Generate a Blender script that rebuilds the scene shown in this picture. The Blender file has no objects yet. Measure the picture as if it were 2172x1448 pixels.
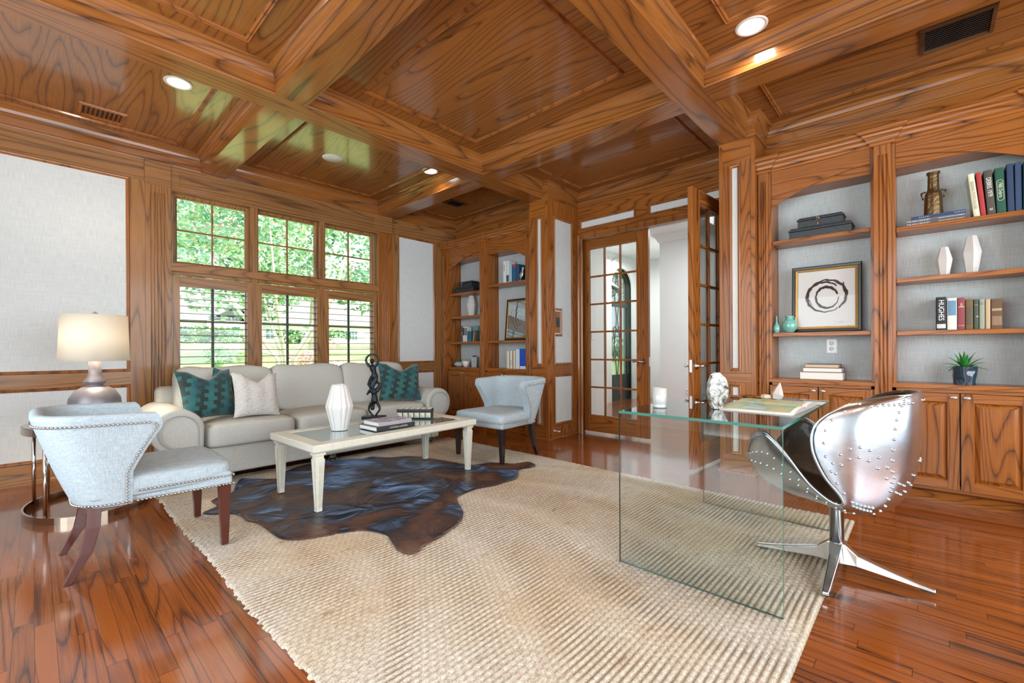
import bpy, bmesh, math, random
from mathutils import Vector, Matrix
R = random.Random(7)
PI = math.pi
sc = bpy.context.scene
C = bpy.data.collections.new('study'); sc.collection.children.link(C)

# ---------------------------------------------------------------- camera, sky, sun, fill lamps, exposure
cam = bpy.data.cameras.new('camera'); co = bpy.data.objects.new('camera', cam); C.objects.link(co)
cam.sensor_width = 36; cam.lens = 36 * 944.04 / 2172; cam.shift_y = 16.77 / 2172
cam.clip_start = .05; cam.clip_end = 300
YAW = 0.748718
co.matrix_world = Matrix.Translation((0, 0, 1.1)) @ Matrix.Rotation(YAW - PI/2, 4, 'Z') @ Matrix.Rotation(PI/2, 4, 'X') @ Matrix.Rotation(-.00477, 4, 'Z')
sc.camera = co
w = bpy.data.worlds.new('sky'); sc.world = w; w.use_nodes = True
bg = w.node_tree.nodes['Background']; bg.inputs[0].default_value = (.80, .93, 1, 1); bg.inputs[1].default_value = 2.6
def light(name, kind, loc, power, color=(1, 1, 1), rot=None, size=None, size_y=None, aim=None, shape='RECTANGLE', spread=None):
    l = bpy.data.lights.new(name, kind); l.energy = power; l.color = color
    if kind == 'AREA':
        l.shape = shape; l.size = size
        if size_y: l.size_y = size_y
        if spread: l.spread = spread
    o = bpy.data.objects.new(name, l); C.objects.link(o); o.location = loc
    if aim: o.rotation_euler = Vector(aim).to_track_quat('-Z', 'Y').to_euler()
    return o
sun = light('sun', 'SUN', (10, -10, 20), 13, (1, .95, .86), aim=(-.38, .55, -.74)); sun.data.angle = .02
light('rear_window_fill', 'AREA', (1.4, -2.75, 1.6), 215, (.86, .94, 1), size=5.0, size_y=2.4, aim=(0, 1, 0))  # area fill added outside the unseen rear window
light('left_window_fill', 'AREA', (-2.05, 1.5, 1.6), 165, (.84, .93, 1), size=4.0, size_y=2.4, aim=(1, 0, 0))  # area fill added outside the unseen left window
light('foyer_fill', 'AREA', (6.3, 1.6, 2.95), 58, (.96, .99, 1), size=1.4, size_y=1.4, aim=(0, 0, -1))  # unseen area lamp added to brighten the foyer
light('foyer_entry_fill', 'AREA', (7.9, 4.1, 2.95), 42, (.96, .99, 1), size=1.0, size_y=.7, aim=(0, 0, -1))  # second unseen area lamp, added to lift the dark passage
sc.view_settings.view_transform = 'Standard'; sc.view_settings.look = 'None'
sc.view_settings.gamma = 1; sc.view_settings.use_curve_mapping = False
sc.view_settings.exposure = 0.0
sc.cycles.use_denoising = True; sc.cycles.max_bounces = 7; sc.cycles.diffuse_bounces = 4; sc.cycles.glossy_bounces = 4
sc.cycles.transmission_bounces = 6; sc.cycles.transparent_max_bounces = 16; sc.cycles.sample_clamp_indirect = 6
sc.cycles.caustics_reflective = False; sc.cycles.caustics_refractive = False

# ---------------------------------------------------------------- materials
def mat(name):
    m = bpy.data.materials.new(name); m.use_nodes = True
    nt = m.node_tree; return m, nt, nt.nodes, nt.links, nt.nodes['Principled BSDF']
def plain(name, col, rough=.5, metal=0, coat=0, spec=.5, emit=None, es=0, sheen=0, bump=None, trans=0, sss=0):
    m, nt, N, L, p = mat(name)
    p.inputs['Base Color'].default_value = (*col, 1); p.inputs['Roughness'].default_value = rough
    p.inputs['Metallic'].default_value = metal; p.inputs['Coat Weight'].default_value = coat
    p.inputs['Specular IOR Level'].default_value = spec; p.inputs['Sheen Weight'].default_value = sheen
    p.inputs['Transmission Weight'].default_value = trans
    if emit: p.inputs['Emission Color'].default_value = (*emit, 1); p.inputs['Emission Strength'].default_value = es
    if bump:
        n = N.new('ShaderNodeTexNoise'); n.inputs['Scale'].default_value = bump[0]; n.inputs['Detail'].default_value = 3
        t = N.new('ShaderNodeTexCoord'); L.new(t.outputs['Object'], n.inputs['Vector'])
        b = N.new('ShaderNodeBump'); b.inputs['Strength'].default_value = bump[1]; b.inputs['Distance'].default_value = .01
        L.new(n.outputs['Fac'], b.inputs['Height']); L.new(b.outputs[0], p.inputs['Normal'])
        mix = N.new('ShaderNodeMix'); mix.data_type = 'RGBA'
        mix.inputs[6].default_value = (*[c * .82 for c in col], 1); mix.inputs[7].default_value = (*[min(1, c * 1.1) for c in col], 1)
        L.new(n.outputs['Fac'], mix.inputs[0]); L.new(mix.outputs[2], p.inputs['Base Color'])
    return m
def math_(N, L, op, a, b=None, c=None):
    n = N.new('ShaderNodeMath'); n.operation = op
    for i, v in enumerate((a, b, c)):
        if v is None: continue
        if isinstance(v, (int, float)): n.inputs[i].default_value = v
        else: L.new(v, n.inputs[i])
    return n.outputs[0]
def ramp(N, L, fac, stops):
    r = N.new('ShaderNodeValToRGB'); e = r.color_ramp.elements
    while len(e) < len(stops): e.new(.5)
    for k, (pos, col) in enumerate(stops):
        e[k].position = pos; e[k].color = (*col, 1)
    L.new(fac, r.inputs[0]); return r.outputs[0]
def wood(name, axis, light=(.38, .125, .022), dark=(.075, .022, .006), rings=32, rough=.32, coat=.22, strip=None, boards=None, scale=3.2, along=.085, seed=0., crough=.12):
    """axis 0/1/2 = grain direction; strip=(axis,width) repeated veneer leaves; boards=(axis,width,length) floor boards"""
    m, nt, N, L, p = mat(name)
    tc = N.new('ShaderNodeTexCoord'); sep = N.new('ShaderNodeSeparateXYZ'); L.new(tc.outputs['Object'], sep.inputs[0])
    c = [sep.outputs[0], sep.outputs[1], sep.outputs[2]]
    tone = None; gap = None
    if strip:
        a, wd = strip
        q = math_(N, L, 'DIVIDE', c[a], wd); idx = math_(N, L, 'FLOOR', q)
        wn = N.new('ShaderNodeTexWhiteNoise'); wn.noise_dimensions = '1D'; L.new(idx, wn.inputs['W']); tone = wn.outputs['Value']
        c[a] = math_(N, L, 'MULTIPLY', math_(N, L, 'FRACT', q), wd)
    if boards:
        a, wd, ln = boards
        q = math_(N, L, 'DIVIDE', c[a], wd); idx = math_(N, L, 'FLOOR', q); fr = math_(N, L, 'FRACT', q)
        wn = N.new('ShaderNodeTexWhiteNoise'); wn.noise_dimensions = '1D'; L.new(idx, wn.inputs['W'])
        off = math_(N, L, 'MULTIPLY', wn.outputs['Value'], 7.3)
        ql = math_(N, L, 'ADD', math_(N, L, 'DIVIDE', c[axis], ln), off); il = math_(N, L, 'FLOOR', ql)
        w2 = N.new('ShaderNodeTexWhiteNoise'); w2.noise_dimensions = '2D'
        cv = N.new('ShaderNodeCombineXYZ'); L.new(idx, cv.inputs[0]); L.new(il, cv.inputs[1]); L.new(cv.outputs[0], w2.inputs['Vector']); tone = w2.outputs['Value']
        third = 3 - a - axis
        c[third] = math_(N, L, 'ADD', c[third], math_(N, L, 'MULTIPLY', tone, 5))
        g1 = math_(N, L, 'LESS_THAN', math_(N, L, 'PINGPONG', fr, .5), .015)
        g2 = math_(N, L, 'LESS_THAN', math_(N, L, 'PINGPONG', math_(N, L, 'FRACT', ql), .5), .0012)
        gap = math_(N, L, 'MAXIMUM', g1, g2)
    cb = N.new('ShaderNodeCombineXYZ')
    for k in range(3): L.new(c[k], cb.inputs[k])
    mp = N.new('ShaderNodeMapping'); s = [1, 1, 1]; s[axis] = along; mp.inputs['Scale'].default_value = s; mp.inputs['Location'].default_value = (seed, seed * .7, seed * .3)
    L.new(cb.outputs[0], mp.inputs['Vector'])
    n1 = N.new('ShaderNodeTexNoise'); n1.inputs['Scale'].default_value = scale; n1.inputs['Detail'].default_value = 1.5; n1.inputs['Roughness'].default_value = .45; L.new(mp.outputs[0], n1.inputs['Vector'])
    wv = math_(N, L, 'FRACT', math_(N, L, 'MULTIPLY', n1.outputs['Fac'], rings))
    lines = ramp(N, L, wv, [(0, (.95,) * 3), (.07, (.35,) * 3), (.30, (.05,) * 3), (.75, (.12,) * 3), (.93, (.5,) * 3), (1, (.95,) * 3)])
    mp2 = N.new('ShaderNodeMapping'); s = [1, 1, 1]; s[axis] = .03; mp2.inputs['Scale'].default_value = s; L.new(cb.outputs[0], mp2.inputs['Vector'])
    n2 = N.new('ShaderNodeTexNoise'); n2.inputs['Scale'].default_value = 160; n2.inputs['Detail'].default_value = 2; L.new(mp2.outputs[0], n2.inputs['Vector'])
    pores = ramp(N, L, n2.outputs['Fac'], [(.35, (.55,) * 3), (.62, (0,) * 3)])
    n3 = N.new('ShaderNodeTexNoise'); n3.inputs['Scale'].default_value = 1.7; L.new(mp.outputs[0], n3.inputs['Vector'])
    f = math_(N, L, 'ADD', math_(N, L, 'MULTIPLY', lines, .85), math_(N, L, 'MULTIPLY', pores, .45))
    f = math_(N, L, 'ADD', f, math_(N, L, 'MULTIPLY', math_(N, L, 'SUBTRACT', n3.outputs['Fac'], .5), .5))
    if tone is not None: f = math_(N, L, 'ADD', f, math_(N, L, 'MULTIPLY', math_(N, L, 'SUBTRACT', tone, .55), .42 if boards else .2))
    if gap is not None: f = math_(N, L, 'ADD', f, math_(N, L, 'MULTIPLY', gap, .8))
    fc = N.new('ShaderNodeClamp'); L.new(f, fc.inputs[0])
    mix = N.new('ShaderNodeMix'); mix.data_type = 'RGBA'; mix.inputs[6].default_value = (*light, 1); mix.inputs[7].default_value = (*dark, 1)
    L.new(fc.outputs[0], mix.inputs[0]); L.new(mix.outputs[2], p.inputs['Base Color'])
    b = N.new('ShaderNodeBump'); b.inputs['Strength'].default_value = .12; b.inputs['Distance'].default_value = .004; b.invert = True
    L.new(fc.outputs[0], b.inputs['Height']); L.new(b.outputs[0], p.inputs['Normal'])
    p.inputs['Roughness'].default_value = rough; p.inputs['Coat Weight'].default_value = coat; p.inputs['Coat Roughness'].default_value = crough; p.inputs['Specular IOR Level'].default_value = .25
    return m
def linen(name, col, sc_=(220, 220, 8), amt=.12, rough=.85, bump=.25, two=None, sheen=.0, coord='Object'):
    m, nt, N, L, p = mat(name)
    tc = N.new('ShaderNodeTexCoord'); f = None
    for k, s in enumerate((sc_, (sc_[2], sc_[2], sc_[0]))):
        mp = N.new('ShaderNodeMapping'); mp.inputs['Scale'].default_value = s; L.new(tc.outputs[coord], mp.inputs[0])
        n = N.new('ShaderNodeTexNoise'); n.inputs['Scale'].default_value = 1; n.inputs['Detail'].default_value = 2; L.new(mp.outputs[0], n.inputs['Vector'])
        f = n.outputs['Fac'] if f is None else math_(N, L, 'ADD', math_(N, L, 'MULTIPLY', f, .62), math_(N, L, 'MULTIPLY', n.outputs['Fac'], .38))
    lo = [max(0, c * (1 - amt * 2)) for c in col]; hi = [min(1, c * (1 + amt * 2)) for c in col]
    if two: lo = two
    L.new(ramp(N, L, f, [(.3, lo), (.7, hi)]), p.inputs['Base Color'])
    b = N.new('ShaderNodeBump'); b.inputs['Strength'].default_value = bump; b.inputs['Distance'].default_value = .002; L.new(f, b.inputs['Height']); L.new(b.outputs[0], p.inputs['Normal'])
    p.inputs['Roughness'].default_value = rough; p.inputs['Sheen Weight'].default_value = sheen; p.inputs['Specular IOR Level'].default_value = .25
    return m
def clear(name, tint, refl=1.0, ior=1.5, rough=0.0):
    m = bpy.data.materials.new(name); m.use_nodes = True; nt = m.node_tree; N = nt.nodes; L = nt.links; N.clear()
    o = N.new('ShaderNodeOutputMaterial'); mx = N.new('ShaderNodeMixShader'); t = N.new('ShaderNodeBsdfTransparent'); g = N.new('ShaderNodeBsdfGlossy')
    t.inputs[0].default_value = (*tint, 1); g.inputs['Roughness'].default_value = rough
    f = N.new('ShaderNodeFresnel'); f.inputs[0].default_value = ior
    L.new(math_(N, L, 'MULTIPLY', f.outputs[0], refl), mx.inputs[0]); L.new(t.outputs[0], mx.inputs[1]); L.new(g.outputs[0], mx.inputs[2]); L.new(mx.outputs[0], o.inputs[0])
    return m
WX, WY, WZ = [wood('oak_grain_' + 'xyz'[a], a) for a in range(3)]
CEILW = wood('oak_ceiling_veneer', 1, light=(.34, .125, .026), dark=(.07, .025, .008), strip=(0, .46), rings=20, scale=3.0, along=.12, rough=.3, coat=.8, crough=.13)
BMX = wood('oak_beam_x', 0, light=(.36, .128, .026), dark=(.075, .026, .008), rings=15, rough=.3, coat=.7)
BMY = wood('oak_beam_y', 1, light=(.36, .128, .026), dark=(.075, .026, .008), rings=15, rough=.3, coat=.7)
WLA, WLZ = [wood('oak_window_glare_' + n, a, light=(.36, .165, .055), dark=(.11, .048, .018), rings=20) for n, a in (('x', 0), ('z', 2))]  # greyer oak copy with the window glare washed into its colour
FLOORM = wood('oak_floor_boards', 1, light=(.31, .082, .013), dark=(.042, .010, .003), boards=(0, .057, .95), rings=12, scale=5.0, along=.06, rough=.22, coat=.7, crough=.10)
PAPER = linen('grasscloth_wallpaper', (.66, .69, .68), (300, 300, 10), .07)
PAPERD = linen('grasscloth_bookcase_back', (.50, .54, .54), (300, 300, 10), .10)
DARKM = wood('oak_moulding_dark', 1, light=(.085, .038, .014), dark=(.03, .014, .006), rings=6, coat=.5)
MLD = wood('oak_moulding', 2, light=(.34, .118, .026), dark=(.11, .034, .009), rings=6, coat=.5)
GLASS = clear('window_glass', (.96, .98, .97), .8)
GLASSM = clear('low_glare_glass', (.98, .98, .98), .25)
WHITEW = plain('white_painted_wall', (.80, .81, .80), .6)
WHITEP = plain('white_plastic', (.82, .82, .80), .35)
DARKMET = plain('dark_window_bar', (.035, .05, .05), .45)
BRASS = plain('aged_brass', (.55, .42, .24), .3, 1)
NICKEL = plain('satin_nickel', (.62, .60, .57), .28, 1)
CHROME = plain('chrome', (.80, .80, .80), .08, 1)
BLACK = plain('black', (.012, .012, .014), .35)

# ---------------------------------------------------------------- geometry helpers
class MB:
    def __init__(s): s.v = []; s.f = []; s.mi = []; s.sm = []
    def add(s, vs, fs, m=0, smooth=False, M=None):
        o = len(s.v)
        s.v += [tuple(M @ Vector(p)) for p in vs] if M is not None else [tuple(p) for p in vs]
        s.f += [[i + o for i in f] for f in fs]; s.mi += [m] * len(fs); s.sm += [smooth] * len(fs); return s
    def box(s, a, b, m=0, M=None):
        x0, y0, z0 = [min(a[k], b[k]) for k in range(3)]; x1, y1, z1 = [max(a[k], b[k]) for k in range(3)]
        return s.add([(x0, y0, z0), (x1, y0, z0), (x1, y1, z0), (x0, y1, z0), (x0, y0, z1), (x1, y0, z1), (x1, y1, z1), (x0, y1, z1)],
                     [(0, 3, 2, 1), (4, 5, 6, 7), (0, 1, 5, 4), (1, 2, 6, 5), (2, 3, 7, 6), (3, 0, 4, 7)], m, False, M)
    def cbox(s, c, d, m=0, M=None): return s.box([c[k] - d[k] / 2 for k in range(3)], [c[k] + d[k] / 2 for k in range(3)], m, M)
    def lathe(s, prof, seg=32, c=(0, 0, 0), m=0, smooth=True, cap=True, M=None, sx=1, sy=1):
        vs = []; fs = []; n = len(prof)
        for r, z in prof:
            for k in range(seg):
                a = 2 * PI * k / seg; vs.append((c[0] + r * sx * math.cos(a), c[1] + r * sy * math.sin(a), c[2] + z))
        for i in range(n - 1):
            for k in range(seg):
                k2 = (k + 1) % seg; fs.append((i * seg + k, i * seg + k2, (i + 1) * seg + k2, (i + 1) * seg + k))
        s.add(vs, fs, m, smooth, M)
        if cap:
            o = len(s.v) - len(vs)
            if prof[0][0] > 1e-5: s.f.append([o + k for k in reversed(range(seg))]); s.mi.append(m); s.sm.append(False)
            if prof[-1][0] > 1e-5: s.f.append([o + (n - 1) * seg + k for k in range(seg)]); s.mi.append(m); s.sm.append(False)
        return s
    def tube(s, pts, rad, seg=10, m=0, closed=False, M=None, flat=1.0):
        pts = [Vector(p) for p in pts]; n = len(pts); rad = rad if isinstance(rad, (list, tuple)) else [rad] * n
        vs = []; fs = []; up = None
        for i in range(n):
            a = pts[(i - 1) % n] if (closed or i > 0) else pts[i]; b = pts[(i + 1) % n] if (closed or i < n - 1) else pts[i]
            t = (b - a).normalized()
            if up is None: up = Vector((0, 0, 1)) if abs(t.z) < .9 else Vector((1, 0, 0))
            x = t.cross(up).normalized(); y = x.cross(t).normalized(); up = y
            for k in range(seg):
                an = 2 * PI * k / seg; vs.append(pts[i] + (x * math.cos(an) + y * math.sin(an) * flat) * rad[i])
        for i in range(n if closed else n - 1):
            j = (i + 1) % n
            for k in range(seg):
                k2 = (k + 1) % seg; fs.append((i * seg + k, i * seg + k2, j * seg + k2, j * seg + k))
        if not closed: fs += [tuple(reversed(range(seg))), tuple((n - 1) * seg + k for k in range(seg))]
        return s.add(vs, fs, m, True, M)
    def prism(s, poly, f0, f1, m=0, M=None, smooth=False):
        """poly in 2D; f0/f1 map (u,v)->xyz for the two ends"""
        n = len(poly); vs = [f0(*p) for p in poly] + [f1(*p) for p in poly]
        fs = [tuple(range(n)), tuple(reversed(range(n, 2 * n)))]
        s.add(vs, fs, m, False, M); o = len(s.v) - 2 * n
        for k in range(n):
            k2 = (k + 1) % n; s.f.append([o + k, o + n + k, o + n + k2, o + k2]); s.mi.append(m); s.sm.append(smooth)
        return s
    def sweep(s, path, prof, mp, closed=True, m=0, smooth=False, capends=True):
        """mitred sweep: path 2D points, profile (d,h): d = offset to the left of travel, mp(u,v,h)->xyz"""
        n = len(path); P = [Vector(p) for p in path]; vs = []; fs = []
        for i in range(n):
            a = (P[i] - P[i - 1]).normalized() if (closed or i > 0) else None
            b = (P[(i + 1) % n] - P[i]).normalized() if (closed or i < n - 1) else None
            a = a if a is not None else b; b = b if b is not None else a
            na = Vector((-a.y, a.x)); nb = Vector((-b.y, b.x)); q = na + nb; q = q / max(.25, q.dot(na))
            for d, h in prof: vs.append(mp(P[i].x + q.x * d, P[i].y + q.y * d, h))
        k = len(prof)
        for i in range(n if closed else n - 1):
            j = (i + 1) % n
            for t in range(k - 1): fs.append((i * k + t, i * k + t + 1, j * k + t + 1, j * k + t))
        if not closed and capends: fs += [tuple(range(k)), tuple(reversed(range((n - 1) * k, n * k)))]
        return s.add(vs, fs, m, smooth)
    def grid(s, fn, nu, nv, m=0, smooth=True, wrapu=False, M=None, flip=False):
        vs = [fn(i / nu, j / nv) for j in range(nv + 1) for i in range(nu + (0 if wrapu else 1))]
        w_ = nu if wrapu else nu + 1; fs = []
        for j in range(nv):
            for i in range(nu):
                i2 = (i + 1) % w_; q = (j * w_ + i, j * w_ + i2, (j + 1) * w_ + i2, (j + 1) * w_ + i); fs.append(q[::-1] if flip else q)
        return s.add(vs, fs, m, smooth, M)
    def build(s, name, mats, parent=None, bevel=0, fix=True, solid=0, sub=0, segs=2):
        me = bpy.data.meshes.new(name); me.from_pydata(s.v, [], s.f)
        for mm in (mats if isinstance(mats, (list, tuple)) else [mats]): me.materials.append(mm)
        me.polygons.foreach_set('material_index', s.mi); me.polygons.foreach_set('use_smooth', s.sm)
        if fix:
            b = bmesh.new(); b.from_mesh(me); bmesh.ops.recalc_face_normals(b, faces=b.faces); b.to_mesh(me); b.free()
        me.update(); o = bpy.data.objects.new(name, me); C.objects.link(o)
        if parent: o.parent = parent
        if solid: md = o.modifiers.new('thickness', 'SOLIDIFY'); md.thickness = solid; md.offset = 0
        if bevel:
            md = o.modifiers.new('bevel', 'BEVEL'); md.width = bevel; md.segments = segs; md.limit_method = 'ANGLE'; md.angle_limit = .6
            md.harden_normals = False
        if sub: md = o.modifiers.new('sub', 'SUBSURF'); md.levels = sub; md.render_levels = sub
        return o
def tag(o, label, cat=None, group=None):
    o['label'] = label
    if cat: o['category'] = cat
    if group: o['group'] = group
    return o
def thing(name, loc, label, cat, group=None, rz=0, rx=0):
    o = bpy.data.objects.new(name, None); C.objects.link(o); o.location = loc; o.rotation_euler = (rx, 0, rz); o.empty_display_size = .05
    return tag(o, label, cat, group)
def struct(o, label=None):
    o['kind'] = 'structure'
    if label: o['label'] = label
    return o
def dup(o, parent=None):
    c = o.copy(); C.objects.link(c)
    if parent: c.parent = parent
    for ch in list(o.children): dup(ch, c)
    return c
def arc(cx, cy, r, a0, a1, n): return [(cx + r * math.cos(a0 + (a1 - a0) * k / n), cy + r * math.sin(a0 + (a1 - a0) * k / n)) for k in range(n + 1)]

# ---------------------------------------------------------------- room constants (metres)
YA = 5.47; XF = 4.59; XP = 4.22; XD = 4.86; ZB = 2.93; ZC = 3.11
YPL0, YPL1 = 3.33, 3.62          # left pier
YPR0, YPR1 = 1.07, 1.36          # right pier
XL = -1.9; YR = -2.6             # left and rear walls (behind the camera)
BX = ((1.196, 1.394), (3.224, 3.44)); BY = ((3.41, 3.62), (1.144, 1.352))
mA = lambda u, v, h: (u, YA - h, v)
mB = lambda X0: (lambda u, v, h: (X0 - h, u, v))
mS = lambda Y0: (lambda u, v, h: (u, Y0 - h, v))

struct(MB().box((XL - .15, YR - .15, -.12), (9.6, YA + .16, 0)).build('floor', FLOORM))
struct(MB().box((XL - .15, YR - .15, ZC), (9.6, YA + .3, ZC + .1)).build('ceiling', CEILW))
# window wall
WX0, WX1, WZ0, WZ1 = .929, 3.212, .66, 2.70
m = MB()
for a, b in (((XL, 0), (WX0, ZC)), ((WX1, 0), (5.0, ZC)), ((WX0, 0), (WX1, WZ0)), ((WX0, WZ1), (WX1, ZC))):
    m.box((a[0], YA, a[1]), (b[0], YA + .22, b[1]))
struct(m.build('wall_window', PAPER))
# bookcase wall (behind the shelves and above them), door wall, piers
m = MB(); m.box((XF, YPL1, 0), (XF + .4, YA + .1, ZC)); m.box((XF, YR, 0), (XF + .4, YPR0, ZC))
struct(m.build('wall_bookcase', [WY]))
m = MB(); m.box((XP, YPL0, 0), (XF + .4, YPL1, ZB)); struct(m.build('wall_pier', [WZ]))
m = MB(); m.box((XP, YPR0, 0), (XF + .4, YPR1, ZB)); struct(m.build('wall_pier.001', [WZ]))
DZ = 2.54; DY0, DY1 = 1.45, 3.33
m = MB(); m.box((XD, YPR1 - .02, DZ + .03), (XD + .16, YPL0 + .02, ZC)); m.box((XD, YPR1 - .1, 0), (XD + .16, DY0, ZC)); m.box((XD, DY1 + .01, 0), (XD + .16, YPL0 + .12, ZC))
struct(m.build('wall_door', [WY]))
m = MB(); m.box((XL - .12, YR, 0), (XL, -.5, ZC)); m.box((XL - .12, 3.5, 0), (XL, YA + .1, ZC)); m.box((XL - .12, -.5, 0), (XL, 3.5, .4)); m.box((XL - .12, -.5, 2.8), (XL, 3.5, ZC))
struct(m.build('wall_left', PAPER))
m = MB(); m.box((XL, YR - .12, 0), (-1.1, YR, ZC)); m.box((3.9, YR - .12, 0), (XF, YR, ZC)); m.box((-1.1, YR - .12, 0), (3.9, YR, .4)); m.box((-1.1, YR - .12, 2.8), (3.9, YR, ZC))
struct(m.build('wall_rear', PAPER))
def casing(name, mp, u0, u1, v0, v1):
    m = MB(); m.sweep([(u0, v0), (u0, v1), (u1, v1), (u1, v0)], [(0, 0), (0, .03), (.1, .03), (.1, 0)], mp, closed=True)
    for k in (1, 2): m.box(mp(u0 + (u1 - u0) * k / 3 - .03, v0, -.04), mp(u0 + (u1 - u0) * k / 3 + .03, v1, .0))
    m.box(mp(u0, v0 + (v1 - v0) * .55 - .025, -.04), mp(u1, v0 + (v1 - v0) * .55 + .025, .0))
    return struct(m.build(name, WZ))
casing('window_4', lambda u, v, h: (XL + h, u, v), -.5, 3.5, .4, 2.8)  # unseen windows on both walls, made wide to let in the added fill
casing('window_5', lambda u, v, h: (u, YR + h, v), -1.1, 3.9, .4, 2.8)

# ---- ceiling: beams with crown, panel frames
CROWN = [(0, 0), (.012, 0), (.014, .012), (.008, .022), (.008, .085), (.016, .09), (.018, .104), (.026, .112), (.032, .135), (.048, .158), (.058, .163), (.066, .17), (.066, .18)]
CRX = [(-d, h) for d, h in CROWN]
tn = [0]
def trim(m, mats, label=None, bevel=0, **k):
    tn[0] += 1; return struct(m.build('trim_%d' % tn[0], mats, bevel=bevel, **k), label)
for (y0, y1), x1 in zip(BY, (XP, XP)):
    trim(MB().box((XL, y0, ZB), (x1 + .0, y1, ZC)), BMX)
for x0, x1 in BX:
    for a, b in ((YA, BY[0][1]), (BY[0][0], BY[1][1]), (BY[1][0], YR)):
        trim(MB().box((x0, min(a, b), ZB + .0005), (x1, max(a, b), ZC)), BMY)
def coffer(x0, x1, y0, y1, poly=None, fr=(.22, .22, .22, .22)):
    """crown round the inside of a bay + the raised panel frame"""
    path = poly or [(x0, y0), (x1, y0), (x1, y1), (x0, y1)]
    mz = lambda u, v, h: (u, v, ZB + h)
    # crown: one material per side direction
    m = MB(); n = len(path)
    m.sweep(path, CROWN, mz, closed=True)
    for k in range(n):
        dx = abs(path[(k + 1) % n][0] - path[k][0]); dy = abs(path[(k + 1) % n][1] - path[k][1])
        for t in range(len(CROWN) - 1): m.mi[k * (len(CROWN) - 1) + t] = 0 if dx > dy else 1
    trim(m, [BMX, BMY])
    a, b, c_, d = fr
    m = MB(); m.sweep([(x0 + a, y0 + b), (x1 - c_, y0 + b), (x1 - c_, y1 - d), (x0 + a, y1 - d)],
                      [(-.001, .02), (0, 0), (.010, -.014), (.016, -.009), (.026, -.012), (.034, -.004), (.036, .02)], lambda u, v, h: (u, v, ZC - .001 + h), closed=True)
    trim(m, MLD)
bx0, bx1 = BX; by0, by1 = BY
coffer(XL, bx0[0], by0[1], YA, fr=(.22, .2, .22, .16)); coffer(bx0[1], bx1[0], by0[1], YA, fr=(.24, .2, .22, .16)); coffer(bx1[1], XF, by0[1], YA, fr=(.18, .2, .18, .16))
coffer(XL, bx0[0], by1[1], by0[0], fr=(.22, .22, .23, .19)); coffer(bx0[1], bx1[0], by1[1], by0[0], fr=(.34, .24, .29, .22))
coffer(bx1[1], XD, by1[1], by0[0], poly=[(bx1[1], by1[1]), (XP, by1[1]), (XP, YPR1), (XD, YPR1), (XD, YPL0), (XP, YPL0), (XP, by0[0]), (bx1[1], by0[0])], fr=(.2, .22, .2, .25))
coffer(XL, bx0[0], YR, by1[0]); coffer(bx0[1], bx1[0], YR, by1[0], fr=(.3, .2, .3, .24))
coffer(bx1[1], XF, YR, by1[0], poly=[(bx1[1], YR), (XF, YR), (XF, YPR0), (XP, YPR0), (XP, by1[0]), (bx1[1], by1[0])], fr=(.2, .2, .18, .22))

# ---- window wall woodwork
def pmold(path, mp, mats, lab=None, wd=.027, rev=False):
    pr = [(0, 0), (0, .012), (.006, .018), (.014, .016), (.022, .006), (wd, .004), (wd, 0)]
    m = MB(); m.sweep(path, pr, mp, closed=True); return trim(m, mats)
T = .008
m = MB()
for (u0, v0, u1, v1, k) in ((XL, 2.73, .734, ZB, 0), (.62, .165, .734, 2.73, 1), (XL, .79, .62, .91, 0), (XL, .0, .734, .165, 0),
                            (3.412, 2.73, 4.6, ZB, 0), (3.412, 0, 3.512, 2.73, 1), (4.16, 0, 4.6, 2.73, 1), (3.512, .79, 4.16, .91, 0), (3.512, 0, 4.16, .165, 0), (.734, 0, 3.412, WZ0, 0)):
    m.box(mA(u0, v0, 0), mA(u1, v1, T), k)
trim(m, [WLA, WLZ])
for r in ((-1.7, .91, .62, 2.73), (-1.7, .165, .62, .79), (3.512, .91, 4.16, 2.73), (3.512, .165, 4.16, .79)):
    pmold([(r[0], r[1]), (r[2], r[1]), (r[2], r[3]), (r[0], r[3])], lambda u, v, h: mA(u, v, h), MLD)
BASE = [(0, 0), (.022, 0), (.022, .018), (.014, .03), (.014, .11), (.008, .125), (.004, .135), (0, .135)]
m = MB(); m.sweep([(WX1 + 1.2, YA - T), (XL, YA - T)], BASE, lambda u, v, h: (u, v, h), closed=False); struct(m.build('baseboard_window', WLA))
def fluted(u0, u1, v0, v1, mp, n, mats, proud=.02, vert=True, name=None, parent=None, stop=.07):
    """board with n rounded flutes, real grooves"""
    m = MB(); W = u1 - u0 if vert else v1 - v0; e = W * .17; fw = (W - 2 * e) / n; pr = [(0, 0), (0, proud)]
    for k in range(n):
        c0 = e + fw * k; g = fw * .30
        pr += [(c0 + fw / 2 - g, proud), (c0 + fw / 2 - g * .7, proud - .006), (c0 + fw / 2, proud - .0085), (c0 + fw / 2 + g * .7, proud - .006), (c0 + fw / 2 + g, proud)]
    pr += [(W, proud), (W, 0)]
    lo, hi = (v0 + stop, v1 - stop) if vert else (u0 + stop, u1 - stop)
    f = (lambda d, h, t: mp(u0 + d, t, h)) if vert else (lambda d, h, t: mp(t, v0 + d, h))
    vs = [f(d, h, t) for t in (lo, hi) for d, h in pr]; k = len(pr)
    m.add(vs, [(i, i + 1, k + i + 1, k + i) for i in range(k - 1)] + [tuple(range(k)), tuple(reversed(range(k, 2 * k)))])
    a0, a1 = (v0, v1) if vert else (u0, u1)
    for t0, t1 in ((a0, lo), (hi, a1)):
        m.box(f(0, 0, t0), f(W, proud, t1))
    if name: return m.build(name, mats, parent)
    return trim(m, mats)
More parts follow.
